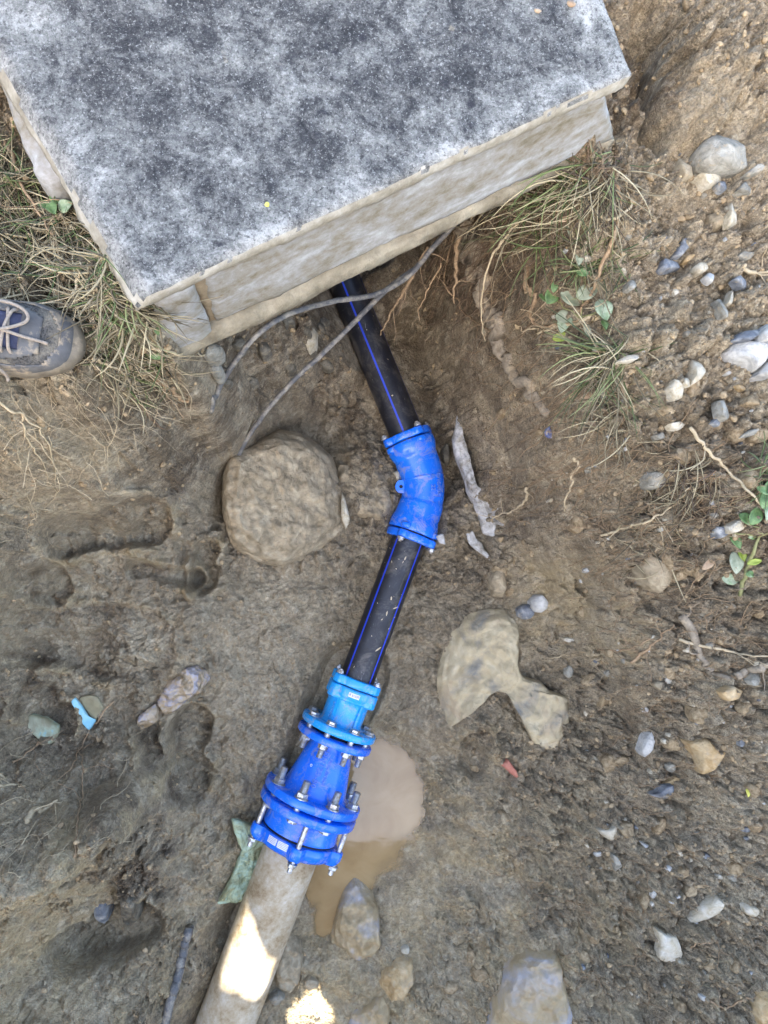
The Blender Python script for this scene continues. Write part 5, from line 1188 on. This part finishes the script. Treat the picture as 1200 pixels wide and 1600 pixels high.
# clover-like weeds by the block corner, right-hand tufts
def tuft(label, u, v, count, seed, cols, L=(.05, .14), dirs=None, spread=14, arch=(.05, .5)):
    def g(rr):
        uu, vv = u+max(-1.4, min(1.4, rr.gauss(0, 1)))*spread*1.2, v+max(-1.4, min(1.4, rr.gauss(0, 1)))*spread*1.2; a = rr.gauss(dirs[0], dirs[1]*1.6) if dirs else rr.uniform(0, 6.28)
        return G(uu, vv, .002), a, rr.uniform(*L)*.85, rr.uniform(*arch)*.4, rr.gauss(0, .7)
    return blades('grass_tuft', label, g, count, seed, cols, None, 'grass tuft', group='grass tufts on the right bank')
mixc = green+straw
tuft('pale grass tuft fanning out below the ivy leaves', 948, 560, 130, 51, green+straw[:4], (.07, .17), (math.radians(225), .6), 22)
tuft('dry grass tuft spilling down from the first fanned tuft', 950, 650, 49, 52, straw, (.05, .14), (math.radians(240), .6), 20)
tuft('straggly grass tuft under the right corner of the slab', 915, 262, 80, 53, green+straw, (.07, .18), (math.radians(205), .5), 26)
tuft('dark matted grass clump beside the stem at the top right', 945, 290, 90, 54, straw+[C(70, 58, 46)], (.05, .15), (math.radians(265), .5), 16)
tuft('thin grass strands hanging under the slab front', 850, 320, 110, 55, straw+green[:2], (.06, .20), (math.radians(215), .4), 36)
tuft('sparse grass around the stem left of the rubble', 940, 420, 70, 56, straw+green, (.04, .10), None, 26)
tuft('few green blades at the tip of the ivy', 905, 415, 34, 57, green, (.04, .08), None, 4)
tuft('dry root-like grass clump under the flat cream stone', 1080, 740, 93, 58, straw+[C(80, 66, 54)], (.04, .11), (math.radians(262), .5), 22, (.02, .25))
tuft('tangle of dry stalks below the bramble stem', 1030, 830, 68, 59, straw, (.04, .12), None, 36, (.0, .2))
tuft('green shoots at the right edge', 1190, 740, 27, 60, green, (.04, .09), None, 9)
tuft('straw litter in the lower right corner', 1165, 1560, 24, 61, straw, (.03, .09), None, 34, (0, .2))

# ================================================================ LEAFY PLANTS
def leafmat(name, c1, c2, c3=None):
    m = Mat(name); a = m.noise(60, 6, .65); m.set(color=m.ramp(a, [(.35, c1), (.55, c2), (.7, c3 or c2)]), rough=.55, spec=.4); m.bump(m.noise(150, 4, .6), .3, .001); return m.m
M_L1 = leafmat('ivy_leaf', C(62, 88, 48), C(98, 124, 74), C(150, 158, 130)); M_L2 = leafmat('dusty_leaf', C(112, 120, 96), C(140, 146, 122), C(168, 168, 148)); M_L3 = leafmat('lime_leaf', C(110, 130, 46), C(140, 152, 66)); M_L4 = leafmat('pale_edged_leaf', C(100, 124, 86), C(158, 168, 142), C(84, 108, 66)); M_STEM = simple('green_stem', C(110, 112, 70), C(140, 138, 92), 100, .7, .3)
M_DRY = leafmat('dry_leaf', C(128, 104, 78), C(160, 138, 110), C(178, 156, 130)); M_YEL = leafmat('yellow_leaf', C(176, 176, 70), C(200, 196, 96))
def leaf(parent, u, v, L, W, an, mat, lift=.018, name='leaf', fold=.25, lobes=0):
    c = G(u, v, lift); a = R(-an); dx_ = Vector((math.cos(a), math.sin(a), rnd.uniform(-.15, .25))).normalized(); sx_ = Vector((-math.sin(a), math.cos(a), rnd.uniform(-.25, .25))).normalized(); up = dx_.cross(sx_)
    vs = []; n = 12; sc_ = .0011
    rows = []
    for i in range(n+1):
        t = i/n; wv = math.sin(math.pi*t**.85)**.75*(1+.10*math.sin(t*31)*(lobes > 0)); row = []
        for j in range(-3, 4):
            s_ = j/3; q = c+dx_*((t-.5)*L*sc_)+sx_*(s_*wv*W*.5*sc_)+up*(abs(s_)*wv*W*fold*.5*sc_-abs(t-.5)**2*L*.5*sc_+.0006*math.sin(7*t+3*s_)); row.append(len(vs)); vs.append(q)
        rows.append(row)
    fs = [(rows[i][j], rows[i+1][j], rows[i+1][j+1], rows[i][j+1]) for i in range(n) for j in range(6)]
    ob = link(name, mesh_from(vs, fs), mat, parent); sm_ = ob.modifiers.new('t', 'SOLIDIFY'); sm_.thickness = .0006
    return ob
def plant(name, label, stems, leaves, group=None):
    root = empty(name, G(*stems[0][0][0]), label, 'plant', group)
    for pts, r in stems:
        mb = MB(); strand_mb(mb, pts, r, .012, n=6, k=6, wob=.003); mb.build('stem', M_STEM, root)
    for l in leaves: leaf(root, *l)
    return root
plant('ivy_plant', 'small ivy-like weed with dusty and bright green leaves on the right trench wall', [([(905,500),(890,490),(872,480),(860,465)], .0022), ([(905,500),(920,495),(932,488)], .0018), ([(905,500),(885,512),(872,530)], .0018), ([(905,500),(908,470),(912,430)], .0015)],
      [(858,466,34,26,-60,M_L1),(846,470,22,15,-150,M_L1),(862,452,22,12,-75,M_L1),(890,470,44,34,20,M_L2),(912,462,38,26,-20,M_L2),(933,492,38,30,70,M_L4,.03),(878,500,34,24,10,M_L2),(872,514,30,22,100,M_L4,.03),(868,535,32,17,-8,M_L3,.035),(890,508,20,16,60,M_L4),(912,520,24,12,75,M_L2),(905,432,20,14,10,M_L1),(899,410,22,14,80,M_L2),(939,512,18,12,70,M_L1),(930,545,26,14,-30,M_L2)])
plant('leafy_weed', 'broad-leaved weed with a woody stem at the right edge', [([(1150,930),(1160,890),(1172,860),(1182,838),(1205,800)], .0045), ([(1172,838),(1150,834),(1130,832)], .0016), ([(1182,838),(1165,820),(1150,805)], .0016)],
      [(1172,806,36,22,-60,M_L1),(1186,780,34,20,-80,M_L1),(1196,760,30,18,-40,M_L1),(1158,812,28,18,40,M_L1),(1142,880,40,26,80,M_L2),(1134,905,32,20,10,M_L4,.02),(1152,868,22,14,70,M_L3),(1170,878,26,11,-15,M_L3,.02),(1142,846,30,16,60,M_L1),(1186,768,26,16,30,M_L1),(1165,897,18,12,0,M_L1),(1190,800,30,18,90,M_L4),(1168,840,16,8,0,M_L1)])
plant('clover_weed', 'low round-leaved weed in the shade beside the concrete block', [([(110,318),(118,330),(128,342)], .0014), ([(95,325),(85,332)], .0012)],
      [(100,326,20,16,20,M_L1,.03),(88,334,18,14,60,M_L1),(112,338,20,16,-30,M_L4,.03),(122,344,16,13,10,M_L1),(76,330,16,12,0,M_L1),(104,318,16,14,80,M_L1),(250,520,16,12,80,M_L1),(246,560,18,12,30,M_L1)])
for lb, u, v, L, W, an, mt in [('curled dry brown leaf below the spilling grass',968,605,30,16,75,M_DRY),('dry tan leaf lying left of the long cream stone',918,620,34,11,-15,M_DRY),('pointed dry leaf on the dark soil by the right hand plant',1103,880,34,14,-40,M_DRY),
        ('tiny bright yellow-green leaf on the lower right bank',1163,1236,16,9,85,M_YEL),('small tan leaf near the two tiny mustard flecks',893,4,16,12,40,M_DRY),('brown curled leaf below the ivy',935,545,30,14,-35,M_DRY),('pinkish brown dead leaf on the slope',925,668,30,12,40,M_DRY),
        ('dry leaf lying under the slab corner grass',880,348,22,9,-20,M_DRY),('grey-green dead leaf beside the twig',886,362,26,12,85,M_L2)]:
    if v < 50:
        continue
    ob = leaf(None, u, v, L, W, an, mt, .014, 'fallen_leaf'); tag(ob, lb, 'leaf', 'fallen leaves on the right bank')
for lb, u, v, L, W, an in [('larger cream leaf fragment resting on the slab near its right edge', 893, 6, 15, 12, 40), ('smaller tan fleck resting on the slab left of the cream leaf', 840, 17, 12, 8, -30), ('tiny yellow flower head lying on the front of the slab', 417, 320, 9, 8, 0)]:
    c = P(u, v, ZT+.004); vs = []; n = 10
    for i in range(n): t = 2*math.pi*i/n; k = 1+rnd.uniform(-.2, .2); vs.append(c+Vector((math.cos(t)*L*.0004*k, math.sin(t)*W*.0004*k, rnd.uniform(-.001, .002))))
    vs.append(c+Vector((0, 0, .002))); ob = link('fallen_leaf', mesh_from(vs, [(i, (i+1) % n, n) for i in range(n)]), M_YEL if 'flower' in lb else M_DRY); tag(ob, lb, 'leaf'); sm_ = ob.modifiers.new('t', 'SOLIDIFY'); sm_.thickness = .001

# ================================================================ LITTER
m = Mat('dirty_grey_rag'); a = m.noise(26, 8, .65, .8); c = m.ramp(a, [(.34, C(124, 116, 102)), (.5, C(176, 173, 166)), (.66, C(210, 209, 205))]); m.set(color=c, rough=.85, spec=.25); m.bump(m.noise(60, 8, .65, 1.5), 1.0, .008); M_RAG = m.m
def litter(name, label, mat, pts, thick, seed, cat, group=None, parent=None, **kw):
    kw.setdefault('embed', .1); kw.setdefault('facet', .5); kw.setdefault('rough', .12)
    o = slab_from(pts, thick, seed, **kw).build(name, mat, parent, sharp=45)
    if parent is None: tag(o, label, cat, group)
    return o
litter('torn_rag', 'long torn pale grey rag in the soil right of the elbow', M_RAG, [(716,648),(721,672),(730,700),(734,722),(729,742),(738,752),(752,780),(766,800),(774,812),(786,796),(790,812),(792,822),(776,818),(772,836),(756,832),(750,812),(742,790),(730,768),(728,755),(718,728),(711,706),(708,684),(712,668)], .020, 401, 'rag', embed=0, rough=.05, lift=.016)
litter('torn_rag', 'small torn grey scrap of plastic below the long rag', M_RAG, [(729,833),(738,830),(742,840),(752,848),(756,858),(764,868),(766,876),(758,870),(744,860),(733,850)], .006, 402, 'plastic scrap', lift=.010, rough=.05)
litter('torn_rag', 'little muddy scrap hanging at the lower elbow ring', M_RAG, [(680,838),(690,834),(694,850),(684,848)], .006, 403, 'plastic scrap', lift=.05)
m = Mat('crumpled_clear_plastic'); a = m.noise(18, 8, .7, 1.2); b_ = m.vor(48)
c = m.ramp(a, [(.38, C(140, 120, 90)), (.50, C(170, 152, 124)), (.58, C(150, 145, 150)), (.68, C(190, 184, 178))]); m.set(color=c, rough=.22, spec=.6, coat=.5); m.bump(b_.outputs['Distance'], 1.0, .012); m.bump(m.noise(60, 6, .7, 1), .8, .006); M_PLA = m.m
bo = empty('crushed_bottle', G(270, 1090), 'crushed clear plastic bottle smeared with mud on the left', 'plastic bottle')
litter('bottle_body', None, M_PLA, [(250,1076),(268,1056),(286,1045),(306,1041),(320,1050),(327,1062),(316,1080),(292,1096),(268,1116),(252,1122),(245,1104)], .045, 404, None, parent=bo, facet=.9, rough=.14)
litter('bottle_neck', None, M_PLA, [(212,1143),(214,1122),(226,1110),(244,1100),(250,1112),(248,1126),(232,1136)], .032, 405, None, parent=bo, facet=.9, rough=.14)
m = Mat('muddy_turquoise_wrapper'); a = m.noise(22, 6, .6, .5); m.set(color=m.ramp(a, [(.44, C(128, 122, 94)), (.56, C(146, 152, 124)), (.62, C(116, 160, 162)), (.74, C(150, 190, 192))]), rough=.5); m.bump(m.noise(60, 5, .6), .5, .004); M_WRAP = m.m
M_WRAP2 = simple('mud_covered_carton', C(118, 110, 84), C(150, 142, 112), 40, .7, .4); M_TURQ = simple('turquoise_print', C(110, 170, 186), C(146, 190, 198), 60, .5, .3)
litter('muddy_carton', 'mud-covered wrapper with turquoise flecks lower left of the two scraps', M_WRAP, [(30,1120),(50,1116),(74,1122),(92,1134),(86,1160),(66,1162),(46,1142)], .010, 406, 'wrapper', 'two muddy turquoise wrappers', facet=.3, rough=.06, lift=.006)
cb = empty('muddy_carton', G(135, 1112), 'muddy carton scrap with a bright turquoise strip along its left side', 'wrapper', 'two muddy turquoise wrappers')
litter('carton_sheet', None, M_WRAP2, [(124,1090),(140,1086),(152,1090),(162,1106),(154,1118),(146,1128),(134,1108)], .008, 407, None, parent=cb, facet=.2, rough=.04, lift=.006)
litter('turquoise_strip', None, M_TURQ, [(112,1096),(118,1090),(128,1102),(140,1122),(150,1124),(140,1141),(126,1126),(116,1106)], .006, 408, None, parent=cb, facet=.2, rough=.03, lift=.010)
m = Mat('faded_green_cloth'); a = m.noise(24, 8, .65, .6); m.set(color=m.ramp(a, [(.35, C(126, 122, 88)), (.5, C(150, 158, 126)), (.65, C(168, 190, 168))]), rough=.8, spec=.25); m.bump(m.noise(14, 4, .5, 2), .9, .02); m.bump(m.noise(260, 3, .5), .3, .001); M_GCL = m.m
gc = empty('green_cloth', G(375, 1345), 'faded green cloth sleeve tucked under the left side of the grey pipe', 'cloth')
litter('cloth_flap', None, M_GCL, [(362,1278),(380,1280),(402,1288),(412,1298),(400,1318),(384,1328),(374,1316)], .014, 409, None, parent=gc, facet=.2, rough=.05, lift=.05, embed=0)
litter('cloth_sleeve', None, M_GCL, [(392,1298),(408,1294),(420,1310),(416,1350),(406,1384),(396,1406),(368,1410),(340,1413),(352,1388),(366,1358),(378,1326)], .03, 410, None, parent=gc, facet=.2, rough=.05, lift=.03, embed=0)
# blue bottle cap
c = G(858, 676, .004); bc = MB(); zax = Vector((.2, -.1, 1)).normalized(); sd1 = zax.orthogonal().normalized()
pr = [(0, .0128), (.008, .0126), (.0095, .0118), (.0098, .010), (.0092, .0088)]; n = 48; vs = []
for (t, r) in pr:
    for k in range(n): an = 2*math.pi*k/n; rr_ = r+(.0004 if k % 2 else 0)*(t < .009); vs.append(c+zax*t+sd1*math.cos(an)*rr_+zax.cross(sd1)*math.sin(an)*rr_)
bc.add(vs, [(i*n+k, i*n+(k+1) % n, (i+1)*n+(k+1) % n, (i+1)*n+k) for i in range(len(pr)-1) for k in range(n)]+[tuple(range((len(pr)-1)*n, len(pr)*n))])
tag(bc.build('bottle_cap', simple('faded_blue_plastic', C(70, 82, 124), C(98, 108, 148), 120, .5, .3, dirt=.5, dirtscale=60), sharp=50), 'small faded blue bottle cap in the soil of the right slope', 'bottle cap')
# mud splashes and crumbs stuck on the pipes
mb = MB(); rr = random.Random(9)
for i in range(26):
    fr_ = frame(pC, pD) if rr.random() < .7 else frame(pA, pB); L = (pD-pC).length; s_ = rr.uniform(.03, L-.03); an = rr.gauss(math.pi/2, .5); c = at(fr_, s_, .0452, an); r = rr.uniform(.0008, .0035); upn = (c-at(fr_, s_, 0, an)).normalized(); d1 = fr_[1]; d2 = upn.cross(d1); vs = []
    th = rr.uniform(0, 3.14); e1 = d1*math.cos(th)+d2*math.sin(th); e2 = upn.cross(e1); k1_ = rr.uniform(1, 3)
    for k in range(7): t = 2*math.pi*k/7; q = rr.uniform(.6, 1.2); vs.append(c+e1*math.cos(t)*r*k1_*q+e2*math.sin(t)*r*q*.7)
    vs.append(c+upn*r*.5); mb.add(vs, [(k, (k+1) % 7, 7) for k in range(7)])
tag(mb.build('mud_specks', simple('dried_mud_specks', C(160, 142, 114), C(200, 186, 160), 100, .9, .3)), 'dried pale mud specks stuck on the black pipes', 'mud', kind='stuff')

# ================================================================ SHOE
sx = P(-255, 505, .98); toe = P(136, 549, G(120, 549).z+.02)
ax_ = Vector((toe.x-sx.x, toe.y-sx.y, 0)); LS = .305; ax_.normalize(); heel = Vector((toe.x, toe.y, 0))-ax_*LS; sdv = Vector((-ax_.y, ax_.x, 0))
zg = gz(toe.x-.06*ax_.x, toe.y-.06*ax_.y)+.004; zg = max(zg, .90)
sh = empty('shoe', heel+ax_*.15+Vector((0, 0, zg)), 'muddy blue sports shoe with pale laces at the left edge', 'shoe')
def foot_w(t):  # half widths: left (up in the picture) and right
    k = [(0, .018, .018), (.03, .027, .027), (.12, .033, .033), (.3, .031, .032), (.5, .034, .038), (.68, .045, .048), (.8, .048, .047), (.9, .040, .038), (.96, .027, .026), (.99, .013, .013), (1.0, .003, .003)]
    for i in range(len(k)-1):
        if t <= k[i+1][0]:
            f = (t-k[i][0])/(k[i+1][0]-k[i][0]); return k[i][1]*(1-f)+k[i+1][1]*f, k[i][2]*(1-f)+k[i+1][2]*f
    return k[-1][1:]
def foot_h(t):
    k = [(0, .062), (.05, .082), (.15, .088), (.35, .094), (.45, .088), (.6, .070), (.75, .054), (.88, .044), (.95, .035), (1, .014)]
    for i in range(len(k)-1):
        if t <= k[i+1][0]: f = (t-k[i][0])/(k[i+1][0]-k[i][0]); f = f*f*(3-2*f)*.5+f*.5; return k[i][1]*(1-f)+k[i+1][1]*f
    return k[-1][1]
TS = [0, .01, .03, .06]+[.1+.04*i for i in range(20)]+[.9, .93, .955, .975, .99, 1.0]
def fp(t, s, h): return heel+ax_*(t*LS)+sdv*s+Vector((0, 0, zg+h))
n = 28; vs = []
def upper(t, an, off=0.0):
    wl_, wr_ = foot_w(t); hh = foot_h(t); c_, s_ = math.cos(an), math.sin(an); wv = (wl_ if c_ > 0 else wr_)*.97+off
    hh += off
    return fp(t, math.copysign(abs(c_)**.72, c_)*wv*(1-.26*max(0, s_)*(t < .62)), .020+(hh-.020)*max(0, s_)**.8)
for t in TS:
    for k in range(n+1): vs.append(upper(t, math.pi*k/n))
fs = [(i*(n+1)+k, i*(n+1)+k+1, (i+1)*(n+1)+k+1, (i+1)*(n+1)+k) for i in range(len(TS)-1) for k in range(n) if not (.03 <= TS[i] < .30 and 7 <= k < n-7)]
m = Mat('muddy_blue_mesh_fabric'); w_ = m.noise(700, 2, .5); a = m.noise(26, 8, .68, .4)
vz = m.vor(420); c = m.mix(m.ramp(vz.outputs['Distance'], [(.2, 0.0), (.6, 1.0)]), C(46, 45, 43), C(76, 74, 70)); c = m.mix(m.ramp(a, [(.48, 0.0), (.68, .7)]), c, C(140, 132, 114))
m.set(color=c, rough=.85, spec=.2); m.bump(vz.outputs['Distance'], .6, .0012); M_SHOE = m.m
M_OVER = simple('grey_blue_overlay', C(60, 60, 60), C(90, 89, 86), 40, .7, .3, dirt=.4, dirtscale=35); M_SOLE = simple('muddy_white_midsole', C(84, 76, 62), C(120, 110, 92), 40, .75, .4, dirt=.35, dirtscale=18)
M_LACE = simple('pale_lace', C(124, 112, 98), C(152, 140, 124), 300, .85, .4); M_TONGUE = simple('dark_tongue', C(34, 38, 56), C(56, 60, 84), 120, .8, .3)
ob = link('upper', mesh_from(vs, fs), M_SHOE, sh); md = ob.modifiers.new('t', 'SOLIDIFY'); md.thickness = .003; md.offset = -1
# toe cap and eyestay overlays
def overlay(name, region, mat, off=.0012, nn=40):
    vs = []; fs = []; idx_ = {}
    tt = [i/90 for i in range(91)]
    for i, t in enumerate(tt):
        for k in range(nn+1):
            an = math.pi*k/nn
            idx_[i, k] = len(vs); vs.append(upper(min(t, 1), an, off))
    for i in range(90):
        for k in range(nn):
            if region((tt[i]+tt[i+1])/2, (k+.5)/nn): fs.append((idx_[i, k], idx_[i, k+1], idx_[i+1, k+1], idx_[i+1, k]))
    me = mesh_from(vs, fs); bm = bmesh.new(); bm.from_mesh(me); bmesh.ops.delete(bm, geom=[v for v in bm.verts if not v.link_faces], context='VERTS'); bm.to_mesh(me); bm.free()
    o = link(name, me, mat, sh); md = o.modifiers.new('t', 'SOLIDIFY'); md.thickness = .0015; md.offset = -.5; return o
overlay('toe_cap', lambda t, q: t > .93-.10*abs(q-.5)*2 or (t > .62 and (q < .15+.25*(t-.62) or q > .85-.25*(t-.62))), M_OVER)
overlay('eyestay', lambda t, q: .30 < t < .86 and not (t < .78 and abs(q-.5) < .13) and abs(q-.5) < .13+.15*(1-((t-.60)/.26)**2), M_OVER, .0016)
overlay('tongue', lambda t, q: .30 < t < .79 and abs(q-.5) < .135, M_TONGUE, .0004)
overlay('heel_counter', lambda t, q: t < .16 and (q < .3 or q > .7), M_OVER)
# midsole
vs = []; nn = 0; prof = [(-.004, .0), (.0, .6), (.001, 1.4), (.0, 2.4)]
ring = [(t, 1) for t in TS]+[(t, -1) for t in TS[::-1]]
hs_ = [(-.006, .0), (-.0005, .001), (.0025, .008), (.0022, .020), (-.001, .0265)]
for (off, h) in hs_:
    for (t, sg) in ring:
        wl_, wr_ = foot_w(t); tt = t+(off/LS if t > .9 else -off/LS if t < .05 else 0); vs.append(fp(tt, sg*((wl_ if sg > 0 else wr_)+off), h+(.006*max(0, t-.8)*5*.6)))
q = len(ring); fs = [(i*q+k, i*q+(k+1) % q, (i+1)*q+(k+1) % q, (i+1)*q+k) for i in range(len(hs_)-1) for k in range(q)]+[tuple(range(q))[::-1], tuple(range((len(hs_)-1)*q, len(hs_)*q))]
link('sole', mesh_from(vs, fs), M_SOLE, sh)
def lace(pts, r=.0021, nm='lace'):
    mb = MB(); sp_ = spline([upper(t, a, o) for t, a, o in pts], 6); mb.tube(sp_, r, 8); return mb.build(nm, M_LACE, sh)
for i, t in enumerate((.40, .48, .56, .64, .72)):
    lace([(t, math.pi*.33, .001), (t+.01, math.pi*.40, .006), (t+.02, math.pi*.5, .006), (t+.03, math.pi*.60, .006), (t+.035, math.pi*.67, .001)])
    lace([(t+.035, math.pi*.33, .001), (t+.025, math.pi*.41, .008), (t+.01, math.pi*.5, .009), (t+.005, math.pi*.6, .008), (t, math.pi*.67, .001)])
lace([(.44, math.pi*.5, .010), (.58, math.pi*.36, .012), (.70, math.pi*.32, .008), (.79, math.pi*.38, .008), (.80, math.pi*.47, .009), (.68, math.pi*.52, .014), (.50, math.pi*.5, .014)], .0022, 'lace_loop')
lace([(.50, math.pi*.50, .014), (.62, math.pi*.52, .015), (.72, math.pi*.51, .012), (.80, math.pi*.52, .008), (.86, math.pi*.53, .004), (.89, math.pi*.54, .003)], .0021, 'lace_end')
lace([(.50, math.pi*.56, .014), (.58, math.pi*.68, .012), (.66, math.pi*.78, .008), (.71, math.pi*.88, .006), (.72, math.pi*.98, .008), (.72, math.pi*1.0, .012)], .0022, 'lace_end')
